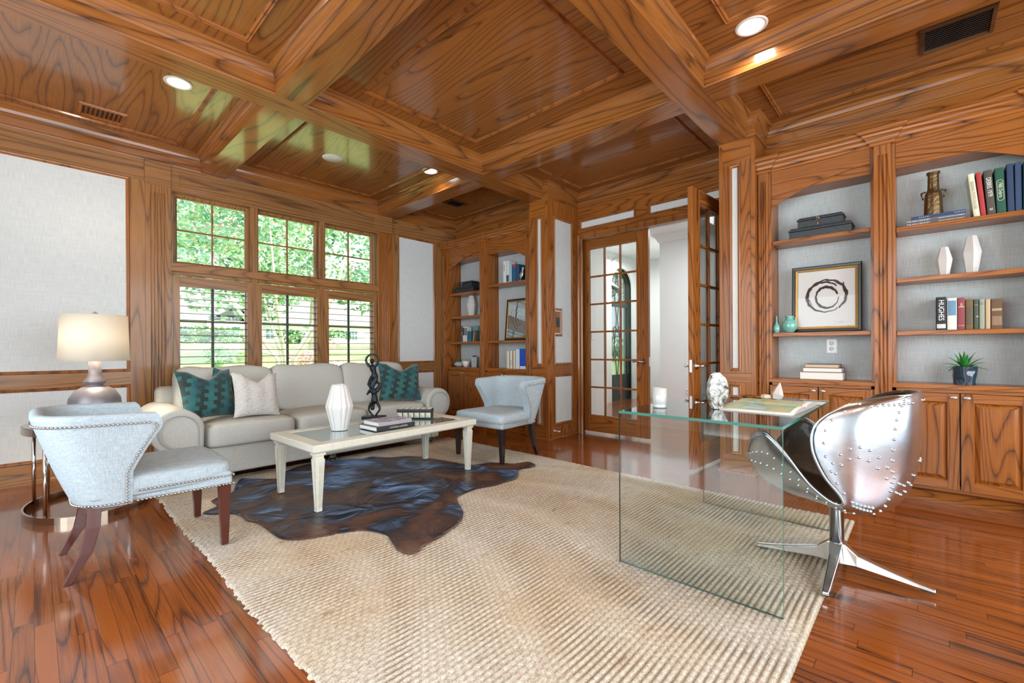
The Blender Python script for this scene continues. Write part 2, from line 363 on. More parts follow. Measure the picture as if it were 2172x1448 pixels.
fluted(.734, WX0, .0, 2.705, mA, 5, WLZ); fluted(WX1, 3.412, .0, 2.705, mA, 5, WZ)
for u0, u1 in ((.728, WX0 + .004), (WX1 - .004, 3.418)):
    trim(MB().box(mA(u0, 2.705, 0), mA(u1, ZB + .004, .034)), WLA, bevel=.004)
fluted(WX0, WX1, 2.705, ZB - .002, mA, 5, WLA, vert=False, proud=.022)
# window: liner, mullions, transom bar, sashes, shutters
m = MB(); yb = YA + .16
for u in (WX0, WX1): m.box((u - .012, YA - .01, WZ0), (u + .012, yb, WZ1), 1)
m.box((WX0, YA - .012, WZ1 - .012), (WX1, yb, WZ1 + .012), 0); m.box((WX0, YA - .03, WZ0 - .02), (WX1, yb, WZ0 + .012), 0)
ED = (.929, 1.68, 2.447, 3.212)
m.box((WX0, YA - .022, 1.895), (WX1, yb, 1.972), 0)
for u in ED[1:3]: m.box((u - .035, YA + .0, WZ0), (u + .035, yb, WZ1), 1)
for i in range(3): m.box((ED[i], YA + .015, 1.86), (ED[i + 1], YA + .05, 1.90), 0)
trim(m, [WLA, WLZ], bevel=.003)
for i in range(3):
    u0, u1 = ED[i] + .03, ED[i + 1] - .03
    wn = bpy.data.objects.new('window_%d' % (i + 1), None); C.objects.link(wn); wn.location = (0, 0, 0); struct(wn)
    for z0, z1, nm in ((1.972, WZ1 - .012, 'transom_sash'), (WZ0 + .01, 1.86, 'lower_sash')):
        m = MB(); yf = YA + .09; fw = .038
        m.sweep([(u0, z0), (u1, z0), (u1, z1), (u0, z1)], [(0, -.025), (0, .02), (fw * .6, .02), (fw, .006), (fw, -.025)], lambda u, v, h: (u, yf - h, v), closed=True)
        s_ = m.build(nm, WLZ, wn)
        gm = MB().box((u0 + .02, yf + .008, z0 + .02), (u1 - .02, yf + .012, z1 - .02)); gm.build('glass_pane', GLASS, s_)
        g = MB(); uc = (u0 + u1) / 2; zc = (z0 + z1) / 2 if nm[0] == 't' else z0 + (z1 - z0) * .62
        t_ = .008 if nm[0] == 't' else .012
        g.box((uc - t_, yf + .0, z0), (uc + t_, yf + .02, z1)); g.box((u0, yf + .001, zc - t_), (u1, yf + .019, zc + t_)); g.build('muntin', DARKMET if nm[0] == 'l' else WLA, s_)
    # plantation shutter: frame, louvers, tilt stays
    sh = thing('window_shutter', ((u0 + u1) / 2, YA + .01, WZ0 + .01), 'wooden louvered shutter with open slats in the %s window behind the sofa' % ('left', 'middle', 'right')[i], 'shutter', 'louvered shutters')
    hw = (u1 - u0) / 2 + .01; hz = 1.86 - WZ0 - .02
    m = MB()
    for sx in (-1, 1): m.box((sx * hw, -.014, 0), (sx * (hw - .055), .014, hz), 1)
    m.box((-hw + .055, -.013, hz - .105), (hw - .055, .013, hz), 0); m.box((-hw + .055, -.013, 0), (hw - .055, .013, .11), 0)
    m.build('shutter_frame', [WLA, WLZ], sh, bevel=.002)
    n = 13; lv = MB(); a_ = hw - .056
    lv.lathe([(.0, -a_), (.5, -a_), (.5, a_), (0, a_)], 12, M=Matrix.Rotation(PI / 2, 4, 'Y') @ Matrix.Diagonal((.009, .062, 1, 1)), smooth=True, cap=False)
    for k in range(n):
        z = .15 + (hz - .30) * k / (n - 1)
        o = lv.build('louver', WLA, sh) if k == 0 else dup(l0, sh)
        if k == 0: l0 = o
        o.location = (0, .004, z); o.rotation_euler = (.05, 0, 0)

# ---- pier faces: boards, mouldings, wallpaper insets
def pier(mp_front, mp_side, yc, hw, stile):
    for z0, z1 in ((.19, .76), (.925, 2.69)):
        m = MB().box(mp_front(yc - .022, z0, -.001), mp_front(yc + .022, z1, .003)); trim(m, PAPER)
        P = [(yc - .045, z0 - .022), (yc + .045, z0 - .022), (yc + .045, z1 + .022), (yc - .045, z1 + .022)]
        pmold(P, mp_front, MLD, wd=.024)
pier(mB(XP), None, 3.453, .1, 0); pier(mB(XP), None, 1.228, .1, 0)
for y0, y1 in ((YPL0, YPL1), (YPR0, YPR1)):
    m = MB(); mp = mB(XP)
    m.box(mp(y0, .80, 0), mp(y1, .885, .004), 1); m.box(mp(y0, 2.735, 0), mp(y1, ZB - .004, .004), 1); m.box(mp(y0, 0, 0), mp(y1, .155, .004), 1)
    m.box(mp(y0 - .004, 0, 0), mp(y0 + .03, 2.90, .006), 0); m.box(mp(y1 - .03, 0, 0), mp(y1, 2.90, .006), 0)
    trim(m, [WZ, WY], bevel=.002)
# left pier's side (faces the camera) with two wallpaper panels, the upper one notched for the switch
mp = mS(YPL0)
up = [(4.36, .93), (4.70, .93), (4.70, 2.70), (4.36, 2.70)]
trim(MB().box(mp(4.36, .93, -.002), mp(4.70, 2.70, .003)), PAPER)
trim(MB().box(mp(4.36, .195, -.002), mp(4.70, .76, .003)), PAPER)
pmold([(4.335, .905), (4.725, .905), (4.725, 2.725), (4.335, 2.725), (4.335, 1.58), (4.475, 1.58), (4.475, 1.285), (4.335, 1.285)], mp, MLD)
trim(MB().box(mp(4.335, 1.30, 0), mp(4.46, 1.565, .006)), WZ)
pmold([(4.335, .17), (4.725, .17), (4.725, .785), (4.335, .785)], mp, MLD)
m = MB(); m.sweep([(XD, YPL0), (XP, YPL0), (XP, YPL1)], [(0, 0), (.02, 0), (.02, .012), (.012, .02), (0, .022)], lambda u, v, h: (u, v, h), closed=False)
m.sweep([(XP, YPR0), (XP, YPR1), (XD, YPR1)], [(0, 0), (.02, 0), (.02, .012), (.012, .02), (0, .022)], lambda u, v, h: (u, v, h), closed=False); struct(m.build('baseboard_pier', WX))
# door casing and transom panels on the door wall
mp = mB(XD); m = MB()
CAS = [(0, 0), (0, .02), (.012, .026), (.03, .018), (.06, .02), (.075, .012), (.075, 0)]
m.sweep([(DY0 - .04, 0), (DY0 - .04, DZ + .05), (DY1 + .0, DZ + .05), (DY1 + .0, 0)], [(-d, h) for d, h in CAS], mp, closed=False); trim(m, [MLD])
for y0, y1 in ((2.53, 3.27), (1.55, 2.32)):
    s_ = XD / 5.02; trim(MB().box(mp(y0, 2.665, -.001), mp(y1, 2.745, .003)), PAPER)
    pmold([(y0 - .022, 2.643), (y1 + .022, 2.643), (y1 + .022, 2.767), (y0 - .022, 2.767)], mp, MLD, wd=.024)
trim(MB().box((XD + .001, DY1, 0), (XD + .16, DY1 + .02, DZ + .03)).box((XD + .001, DY0 - .02, 0), (XD + .16, DY0, DZ + .03)).box((XD + .001, DY0, DZ + .005), (XD + .16, DY1, DZ + .03)), WZ)

# ---- french doors
def french_door(n, hinge, ang, sgn):
    d = bpy.data.objects.new('door_%d' % n, None); C.objects.link(d); d.location = hinge; d.rotation_euler = (0, 0, ang); struct(d)
    W, H, T2 = .925, DZ - .035, .022; ya, yb = (.10, W - .155)
    m = MB()
    m.box((-T2, 0, .0), (T2, sgn * ya, H), 1); m.box((-T2, sgn * yb, 0), (T2, sgn * W, H), 1)
    m.box((-T2, sgn * ya, 0), (T2, sgn * yb, .215), 0); m.box((-T2, sgn * ya, H - .135), (T2, sgn * yb, H), 0)
    m.build('door_frame', [WY, WZ], d, bevel=.003)
    m = MB(); z0, z1 = .215, H - .135
    for k in (1, 2): m.box((-.016, sgn * (ya + (yb - ya) * k / 3 - .010), z0), (.016, sgn * (ya + (yb - ya) * k / 3 + .010), z1))
    for k in range(1, 6): m.box((-.0155, sgn * ya, z0 + (z1 - z0) * k / 6 - .011), (.0155, sgn * yb, z0 + (z1 - z0) * k / 6 + .011))
    m.build('muntin_grid', WZ, d, bevel=.004)
    MB().box((-.003, sgn * ya, z0), (.003, sgn * yb, z1)).build('glass_pane', GLASS, d)
    for sx in (-1, 1):
        m = MB(); y_ = sgn * (W - .06); M = Matrix.Translation((sx * T2, y_, .915)) @ Matrix.Rotation(sx * PI / 2, 4, 'Y')
        m.lathe([(.001, 0), (.032, 0), (.032, .006), (.012, .012), (.011, .045), (.014, .05), (.014, .056), (.001, .058)], 20, M=M)
        m.tube([(sx * (T2 + .05), y_, .915), (sx * (T2 + .055), y_ - sgn * .04, .92), (sx * (T2 + .052), y_ - sgn * .085, .917), (sx * (T2 + .05), y_ - sgn * .12, .912)], [.011, .009, .008, .009], 10)
        h = m.build('door_handle', NICKEL, d)
    MB().box((-.011, sgn * (W - .0005), .86), (.011, sgn * (W + .002), .97)).build('strike_plate', WHITEP, d)
    for z in (.3, .95, 1.6, 2.25):
        MB().lathe([(.001, 0), (.008, 0), (.008, .09), (.001, .09)], 10, c=(-T2 - .004, 0, z)).build('hinge', BRASS, d)
    return d
french_door(1, (XD + .12, DY1 - .005, .03), 0, -1)
french_door(2, (XD + .02, DY0 + .02, .03), PI / 2 - .055, 1)

# ================================================================ built-in bookcases
XB = 4.31; XBK = 4.55
_mc = {}
def col(c, rough=.6, metal=0, coat=0, bump=None):
    k = (tuple(c), rough, metal, coat, bump)
    if k not in _mc: _mc[k] = plain('paint_%d' % len(_mc), c, rough, metal, coat, bump=bump)
    return _mc[k]
def bookcase(Y0, a0, a1, b0, b1, Y1, shelvesA, shelvesB, label):
    """Y0<a0<a1 (bay A) < b0<b1 (bay B) < Y1 ; one arch over both bays"""
    t = thing('built_in_bookcase', (XB, (Y0 + Y1) / 2, 0), label, 'bookcase'); cy = (Y0 + Y1) / 2
    L_ = lambda x, y, z: (x - XB, y - cy, z)
    mp = lambda u, v, h: (-h, u - cy, v)
    # arch valance
    s0, s1, zs, zp = a0, b1, 2.30, 2.493; half = (s1 - s0) / 2; sg = zp - zs; rr = (half * half + sg * sg) / (2 * sg); yc = (s0 + s1) / 2
    for n_, (u0, u1) in enumerate(((a0, a1), (b0, b1))):
        poly = [(u0, 2.64), (u0, zs)] if 0 else []
        arcp = []
        for k in range(25):
            y = u0 + (u1 - u0) * k / 24; arcp.append((y, zp - rr + math.sqrt(rr * rr - (y - yc) ** 2)))
        poly = [(u0, 2.66)] + arcp + [(u1, 2.66)]
        MB().prism(poly, lambda u, v: mp(u, v, 0), lambda u, v: mp(u, v, -.02)).build('arched_valance', WY, t, bevel=.003)
    # stiles behind the pilasters, top, bottom rail, ledge
    m = MB()
    for u0, u1 in ((Y0, a0), (a1, b0), (b1, Y1)):
        m.box(L_(XB, u0, .10), L_(XBK, u1, 2.66), 1)
    m.box(L_(XB, Y0, .785), L_(XB + .02, Y1, .812), 0); m.box(L_(XB + .001, Y0, .10), L_(XB + .02, Y1, .13), 0)
    m.box(L_(XB + .02, Y0, 2.42), L_(XBK, Y1, 2.66), 0); m.box(L_(XB + .02, Y0, .10), L_(XBK, Y1, .14), 0)
    m.build('carcass', [WY, WZ], t)
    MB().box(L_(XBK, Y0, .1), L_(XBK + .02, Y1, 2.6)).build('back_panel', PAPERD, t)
    MB().box(L_(XB - .014, Y0, .808), L_(XBK, Y1, .842)).build('counter', WY, t, bevel=.004)
    # pilasters
    for u0, u1 in ((Y0 + .012, a0 - .022), (a1 + .022, b0 - .022), (b1 + .022, Y1 - .012)):
        fluted(u0, u1, .12, 2.60, mp, 3, WZ, proud=.022, name='fluted_pilaster', parent=t)
        MB().box(mp(u0 - .008, 0, .0), mp(u1 + .008, .12, .032)).build('pilaster_foot', WZ, t, bevel=.004)
    # plinth
    PL = [(.075 - .075, .105), (.0, .10), (-.02, .09), (-.05, .075), (-.055, .03), (-.045, .025), (-.045, 0), (-.075, 0)]
    m = MB(); m.add([L_(XB - h_[0] if 0 else XB - .0 - h_[0], y, h_[1]) for y in (Y0, Y1) for h_ in PL], [(i, i + 1, 8 + i + 1, 8 + i) for i in range(7)]); m.build('plinth', WY, t)
    # cornice stepping out over each pilaster
    pth = [(0, Y0)]; st = .022
    pth = [(-st, Y0), (-st, a0 - .012), (0, a0 - .012), (0, a1 + .012), (-st, a1 + .012), (-st, b0 - .012), (0, b0 - .012), (0, b1 + .012), (-st, b1 + .012), (-st, Y1)]
    pr = [(0, 2.60), (.012, 2.605), (.014, 2.62), (.03, 2.63), (.034, 2.648), (.052, 2.665), (.056, 2.68), (.078, 2.69), (.084, 2.705), (.08, 2.72), (-.28, 2.722)]
    m = MB(); m.sweep([(x, y - cy) for x, y in pth], pr, lambda u, v, h: (u, v, h), closed=False); m.build('cornice', WY, t)
    # shelves
    for (u0, u1), zz in (((a0, a1), shelvesA), ((b0, b1), shelvesB)):
        for z in zz:
            MB().box(L_(XB + .012, u0 + .001, z - .034), L_(XBK, u1 - .001, z)).build('shelf', WY, t, bevel=.004)
        # two raised-panel doors under the counter
        for k in range(2):
            d0 = u0 + (u1 - u0) * k / 2 + (.004 if k else -.01); d1 = u0 + (u1 - u0) * (k + 1) / 2 + (-.004 if not k else .01)
            z0, z1 = .125, .782; fw = .058; m = MB()
            m.box(mp(d0, z0, 0), mp(d0 + fw, z1, .020), 1); m.box(mp(d1 - fw, z0, 0), mp(d1, z1, .020), 1)
            m.box(mp(d0 + fw, z0, 0), mp(d1 - fw, z0 + fw, .0195), 0); m.box(mp(d0 + fw, z1 - fw, 0), mp(d1 - fw, z1, .0195), 0)
            m.sweep([(d0 + fw, z0 + fw), (d1 - fw, z0 + fw), (d1 - fw, z1 - fw), (d0 + fw, z1 - fw)], [(-.002, .019), (.004, .012), (.008, .006), (.03, .016), (.032, .017)], mp, m=1)
            q = fw + .032; m.add([mp(d0 + q, z0 + q, .017), mp(d1 - q, z0 + q, .017), mp(d1 - q, z1 - q, .017), mp(d0 + q, z1 - q, .017)], [(0, 1, 2, 3)], 1)
            dr = m.build('cabinet_door', [WY, WZ], t)
            kn = MB(); yk = (d1 - .028) if not k else (d0 + .028); M = Matrix.Translation(mp(yk, .757, .020)) @ Matrix.Rotation(-PI / 2, 4, 'Y') @ Matrix.Diagonal((1, 1.5, 1, 1))
            kn.lathe([(.001, 0), (.006, 0), (.006, .012), (.012, .014), (.013, .02), (.009, .024), (.006, .0235), (.004, .027), (.001, .028)], 20, M=M, sx=.8)
            kn.build('knob', KNOB, dr)
    return t
KNOB = plain('pale_nickel_knob', (.72, .70, .66), .25, .7)
bookcase(-.655, -.50, .158, .302, .963, 1.07, (1.981, 1.608, 1.222), (2.013, 1.231), 'wide built-in oak bookcase right of the open french door, arched over two bays')
bookcase(3.622, 3.766, 4.483, 4.626, 5.31, YA - .003, (2.0, 1.222), (1.945, 1.597, 1.217), 'built-in oak bookcase in the far corner between the window wall and the french doors')
trim(MB().box((XF - .004, YR, 2.66), (XF, YPR0, ZB)).box((XF - .004, YPL1, 2.66), (XF, YA, ZB)), WY)

# ---- books
PAGE = plain('book_pages', (.72, .66, .54), .9); PAGEW = plain('white_book_pages', (.80, .78, .72), .9)
def text(parent, body, size, loc, xa, ya, mt, name='title', ex=.0003, align='CENTER', sx=1):
    cu = bpy.data.curves.new(name, 'FONT'); cu.body = body; cu.size = size; cu.align_x = align; cu.align_y = 'CENTER'; cu.extrude = ex
    cu.materials.append(mt); o = bpy.data.objects.new(name, cu); C.objects.link(o); o.parent = parent
    xa = Vector(xa); ya = Vector(ya); za = xa.cross(ya)
    o.matrix_local = Matrix(((xa.x * sx, ya.x, za.x, loc[0]), (xa.y * sx, ya.y, za.y, loc[1]), (xa.z * sx, ya.z, za.z, loc[2]), (0, 0, 0, 1))); return o
def book(x, y0, y1, z, h, dep, c, label, group, title=None, ts=.02, tc=(.85, .82, .72), tz=.5, lean=0, bands=(), pages=None, rough=.6, tsx=1, extra=None):
    yc = (y0 + y1) / 2; wd = abs(y1 - y0) - .0015; dep = min(dep, XBK - x - .004)
    t = thing('book', (x, yc, z + abs(math.sin(lean)) * wd * .52), label, 'book', group, rx=lean); e = .0022
    m = MB(); n = 6; sp = []
    for k in range(n + 1):
        a = PI * k / n; sp.append((-.004 * math.sin(a), -math.cos(a) * wd / 2))
    poly = sp + [(dep, wd / 2), (dep, wd / 2 - e), (.004, wd / 2 - e), (.004, -wd / 2 + e), (dep, -wd / 2 + e), (dep, -wd / 2)]
    m.prism(poly, lambda u, v: (u, v, 0), lambda u, v: (u, v, h)); m.build('cover', col(c, rough), t)
    MB().box((.004, -wd / 2 + e, .003), (dep - .004, wd / 2 - e, h - .003)).build('pages', pages or PAGE, t)
    for k, (zb, hb, cb) in enumerate(bands):
        m = MB(); p2 = [(p[0] * 1.12 - .0004, p[1] * .96) for p in sp]
        m.add([(p[0], p[1], zz) for zz in (zb * h, (zb + hb) * h) for p in p2], [(i, i + 1, n + 1 + i + 1, n + 1 + i) for i in range(n)]); m.build('spine_band', col(cb, .5), t)
    if title: text(t, title, ts, (-.0056, 0, h * tz), (0, 0, -1), (0, -1, 0), col(tc, .5), sx=tsx)
    for (bd, s_, z_, c_) in (extra or ()): text(t, bd, s_, (-.0056, 0, h * z_), (0, 0, -1) if len(bd) > 3 else (0, -1, 0), (0, -1, 0) if len(bd) > 3 else (0, 0, 1), col(c_, .5), name='spine_mark')
    return t
def flat_book(x, y0, y1, z, th, dep, c, label, group=None, title=None, ts=.012, tc=(.85, .85, .85), sx=1, page=PAGE, cat='book', pages_front=False, extra=None, rz=0):
    yc = (y0 + y1) / 2; Lh = abs(y1 - y0) / 2; dep = min(dep, XBK - x - .004) if x > 4.2 else dep
    t = thing('book', (x, yc, z), label, cat, group, rz=rz); e = .0025; m = MB(); mt = col(c, .5)
    m.box((0, -Lh, 0), (dep, Lh, e)); m.box((0, -Lh, th - e), (dep, Lh, th))
    if pages_front: m.box((dep - e, -Lh, 0), (dep, Lh, th))
    else: m.box((-.001, -Lh, 0), (e, Lh, th))
    m.build('cover', mt, t)
    MB().box((.004, -Lh + .003, e), (dep - .004, Lh - .003, th - e)).build('pages', page, t)
    if title: text(t, title, ts, (-.0016, .0, th / 2), (0, -1, 0), (0, 0, 1), col(tc, .5), sx=sx)
    for bd, s_, y_, sx_ in (extra or ()): text(t, bd, s_, (-.0016, y_, th / 2), (0, -1, 0), (0, 0, 1), col(tc, .5), sx=sx_)
    return t
bu = .0008
# right bookcase, wide bay: top shelf (z 1.981)
z = 1.981 + bu; g1 = 'yearbooks standing on the top shelf of the right bookcase'
def lean_book(k, y0, y1, h, c, lab, **kw): return book(4.36, y0, y1, z, h, .2, c, lab, g1, **kw)
lean_book(0, -.243, -.275, .300, (.72, .70, .50), 'cream yearbook leaning at the left end of the top-shelf row', title='READING STATE COLLEGE', ts=.020, tc=(.25, .22, .15), lean=-.10, tsx=.8, rough=.5)
lean_book(1, -.277, -.303, .300, (.42, .03, .03), 'red book leaning between the cream and brown yearbooks', lean=-.085)
lean_book(2, -.307, -.347, .302, (.075, .062, .045), 'dark brown yearbook with white letters leaning on the top shelf', title='DEBRIS 1979', ts=.032, tc=(.85, .84, .78), tz=.62, lean=-.065, tsx=.75, extra=[('III', .022, .12, (.8, .8, .75))])
gb = lean_book(3, -.350, -.394, .304, (.01, .085, .05), 'dark green yearbook with a pale oval title frame on the top shelf', title='1980 Debris', ts=.026, tc=(.75, .80, .60), tz=.52, lean=-.04, tsx=.8)
m = MB(); P = arc(0, .21, .014, 0, PI, 8) + arc(0, .10, .014, PI, 2 * PI, 8); m.tube([(-.0048, p[0], p[1]) for p in P], .0013, 6, closed=True); m.build('title_frame', col((.72, .76, .5)), gb)
lean_book(4, -.398, -.430, .318, (.025, .05, .12), 'navy blue book standing right of the green yearbook', lean=-.02)
lean_book(5, -.432, -.462, .318, (.04, .08, .17), 'slate blue book between the navy and teal books on the top shelf', lean=-.01)
lean_book(6, -.466, -.497, .312, (.01, .10, .16), 'teal blue book at the right end of the top-shelf row', title='dallas, texas', ts=.022, tc=(.7, .8, .8), tz=.5)
g2 = 'flat books under the bronze bottle'
flat_book(4.35, .119, -.228, 1.981 + bu, .020, .23, (.10, .085, .08), 'thin brown book lying flat at the bottom under the bronze bottle', g2, extra=[('THE ACU CENTURY', .014, .09, 1), ('ABILENE CHRISTIAN UNIVERSITY', .009, -.08, 1)])
flat_book(4.352, .117, -.226, 2.0025 + bu, .020, .23, (.12, .105, .10), 'thin brown book lying flat in the middle under the bronze bottle', g2, extra=[('THE ACU CENTURY', .014, .09, 1), ('ABILENE CHRISTIAN UNIVERSITY', .009, -.08, 1)])
flat_book(4.358, .075, -.205, 2.024 + bu, .022, .21, (.015, .04, .13), 'dark blue book lying flat directly under the bronze bottle', g2, extra=[('S A R A H', .012, .07, 1), ('S A R A H', .012, -.11, 1)], tc=(.5, .7, .85))
bt = thing('bronze_bottle', (4.44, -.045, 2.0472), 'tall bronze bottle with ring handles standing on flat books', 'vase')
BRZ = plain('patinated_bronze', (.20, .13, .06), .38, .85, bump=(40, .5))
m = MB(); m.lathe([(.001, 0), (.052, 0), (.054, .01), (.050, .13), (.046, .16), (.036, .185), (.033, .20), (.031, .30), (.039, .305), (.039, .318), (.030, .319), (.027, .28), (.001, .2)], 10, smooth=False); m.build('body', BRZ, bt, bevel=.002)
for s_ in (-1, 1):
    m = MB(); m.tube([(0 + .028 * math.sin(a) * .6, s_ * (.060 + .006 * math.cos(a)), .155 + .024 * math.cos(a)) for a in [2 * PI * k / 18 for k in range(18)]], .004, 8, closed=True); m.tube([(0, s_ * .04, .185), (0, s_ * .062, .18)], .006, 8); m.build('ring_handle', BRZ, bt)
# faceted white vases
VW = plain('white_ceramic', (.72, .71, .69), .35, coat=.2)
def faceted(loc, wid, h, label, rz, dep=.75, n=6, group='faceted white vases'):
    t = thing('faceted_vase', loc, label, 'vase', group, rz=rz); m = MB(); r = wid / 2
    m.lathe([(.55 * r, 0), (.62 * r, 0), (1.0 * r, h * .56), (.52 * r, h), (.40 * r, h), (.3 * r, h * .9)], n, sx=1, sy=dep, smooth=False); m.build('body', VW, t); return t
faceted((4.44, -.098, 1.608 + bu), .118, .205, 'smaller white faceted vase, left one of the pair', .25)
faceted((4.44, -.236, 1.608 + bu), .138, .262, 'taller white faceted vase, right one of the pair', .1)
# hughes row
z = 1.222 + bu; g3 = 'old books on the third shelf of the right bookcase'; xb = 4.37
def hb(y0, y1, h, c, lab, **k): book(xb, y0, y1, z, h, .17, c, lab, g3, **k)
hb(-.055, -.108, .232, (.012, .012, .014), 'black book with large white letters standing upright', title='HUGHES', ts=.040, tc=(.85, .85, .85), tz=.60, tsx=.95, bands=((.05, .13, (.6, .6, .6)),))
hb(-.111, -.161, .221, (.68, .68, .62), 'white book with a blue label panel on its spine', bands=((.45, .47, (.12, .24, .36)),))
hb(-.163, -.200, .220, (.25, .045, .055), 'dark red book with faint gold bands on its spine', bands=((.70, .02, (.6, .5, .35)), (.12, .012, (.6, .5, .35))), title='1883', ts=.014, tc=(.7, .6, .4), tz=.78)
hb(-.202, -.239, .206, (.17, .11, .045), 'worn tan and brown book right of the dark red one', bands=((.15, .6, (.10, .065, .03)),), rough=.8)
hb(-.241, -.265, .203, (.055, .075, .05), 'thin dark green antique book', bands=((.8, .02, (.3, .3, .2)),), title='^', ts=.03, tc=(.7, .7, .5), tz=.42)
hb(-.267, -.294, .202, (.30, .33, .24), 'grey green antique book', bands=((.8, .1, (.2, .25, .2)),))
hb(-.296, -.320, .200, (.55, .40, .24), 'narrow buff paper book', rough=.9)
hb(-.322, -.375, .199, (.15, .085, .045), 'thick brown leather book at the right end of the antique row', bands=((.6, .08, (.42, .30, .18)), (.12, .3, (.28, .16, .09))), rough=.75)
# potted agave
AG = plain('agave_green', (.03, .22, .035), .4); POT = plain('dark_blue_glazed_pot', (.02, .045, .07), .15, coat=.6)
pa = thing('potted_agave', (4.405, -.198, .842 + bu), 'green spiky plant in a dark dimpled pot on the right bookcase counter', 'plant')
m = MB()
def potf(u, v):
    a = 2 * PI * u; r = .056 + .012 * v; r -= .009 * max(0, math.sin(a * 3 + (PI if int(v * 2.0) % 2 else 0))) ** 2 * max(0, math.sin(v * 2 * PI) ** 2); return (r * math.cos(a), r * math.sin(a), .125 * v)
m.grid(potf, 48, 24, wrapu=True); m.lathe([(.001, 0), (.056, 0)], 48, cap=False); m.lathe([(.068, .125), (.062, .125), (.060, .11), (.001, .108)], 48, cap=False); m.build('pot', POT, pa)
def blade(m, base, az, up, L, w_, bend, n=8, M=None):
    vs = []; p = Vector(base); el = up
    for k in range(n + 1):
        t = k / n; ww = w_ * (math.sin(min(1, t * 1.6 + .25) * PI / 2) * (1 - t ** 2.2) + .02)
        d = Vector((math.cos(az) * math.cos(el), math.sin(az) * math.cos(el), math.sin(el))); side = Vector((-math.sin(az), math.cos(az), 0)); nr = d.cross(side)
        vs += [p - side * ww - nr * ww * .35, p.copy(), p + side * ww - nr * ww * .35]; p = p + d * (L / n); el -= bend / n
    m.add(vs, [q for k in range(n) for q in ((3 * k, 3 * k + 1, 3 * k + 4, 3 * k + 3), (3 * k + 1, 3 * k + 2, 3 * k + 5, 3 * k + 4))], 0, True, M)
m = MB()
for k in range(17):
    a = k * 2.4; q = k / 17; blade(m, (0, 0, .105), a, 1.35 - 1.1 * q + .1, .125 + .015 * R.random(), .013, 1.1 * q + .3)
m.build('leaf_rosette', AG, pa, solid=.0015, fix=False)
# boxes (black) with a brass key: right bay B top shelf
def deed_box(x, y0, y1, z, h, dep, label, group, key=False, keyx=0):
    t = thing('black_box', (x, (y0 + y1) / 2, z), label, 'box', group); L = abs(y1 - y0) / 2; mt = plain('black_leather_box', (.018, .022, .026), .42, bump=(60, .25)) if 'bx' not in _mc else _mc['bx']; _mc['bx'] = mt
    MB().box((0, -L, 0), (dep, L, h * .66)).build('box_base', mt, t, bevel=.003)
    m = MB(); m.box((-.006, -L - .006, h * .67), (dep + .006, L + .006, h * .86)); m.box((.006, -L + .006, h * .86), (dep - .006, L - .006, h)); m.build('lid', mt, t, bevel=.004)
    if key:
        k = MB(); k.tube([(-.024, keyx + .010 * math.cos(a), h * .55 + .012 * math.sin(a) + .01) for a in [2 * PI * i / 14 for i in range(14)]], .002, 6, closed=True); k.tube([(-.024, keyx, h * .55), (-.024, keyx, h * .55 - .055)], .0022, 6); k.tube([(-.026, keyx, h * .70), (-.004, keyx, h * .70)], .003, 6); k.build('key', BRASS, t)
    return t
zt = 2.013 + bu
deed_box(4.345, .84, .42, zt, .086, .17, 'large black box lying at the bottom of the pair beside the arch', 'black boxes on the right bookcase')
deed_box(4.36, .78, .475, zt + .087, .080, .14, 'small black box with a hanging brass key, on top of the large box', 'black boxes on the right bookcase', True, .01)
# framed art: brush-stroke rings
FRB = plain('black_frame', (.015, .014, .013), .35); GOLD = plain('antique_gold', (.45, .27, .08), .4, .6, bump=(90, .3)); ART = plain('art_paper', (.78, .77, .75), .85); INK = plain('brown_black_ink', (.05, .028, .022), .8)
def stroke(m, cx, cz, rx, rz_, a0, a1, w0, tilt=0, n=46, x=-.004, seed=0):
    rr = random.Random(seed); vs = []
    for k in range(n + 1):
        t = k / n; a = a0 + (a1 - a0) * t; w_ = w0 * (.35 + .65 * math.sin(PI * min(1, t * 1.1 + .08))) * (.75 + .5 * rr.random()); j = 1 + .02 * math.sin(k * .9 + seed)
        for s_ in (-1, 1):
            r1 = rx * j + s_ * w_; r2 = rz_ * j + s_ * w_; px_, pz_ = r1 * math.cos(a), r2 * math.sin(a)
            vs.append((x - .0002 * seed, cx - (px_ * math.cos(tilt) - pz_ * math.sin(tilt)), cz + px_ * math.sin(tilt) + pz_ * math.cos(tilt)))
    m.add(vs, [(2 * k, 2 * k + 1, 2 * k + 3, 2 * k + 2) for k in range(n)])
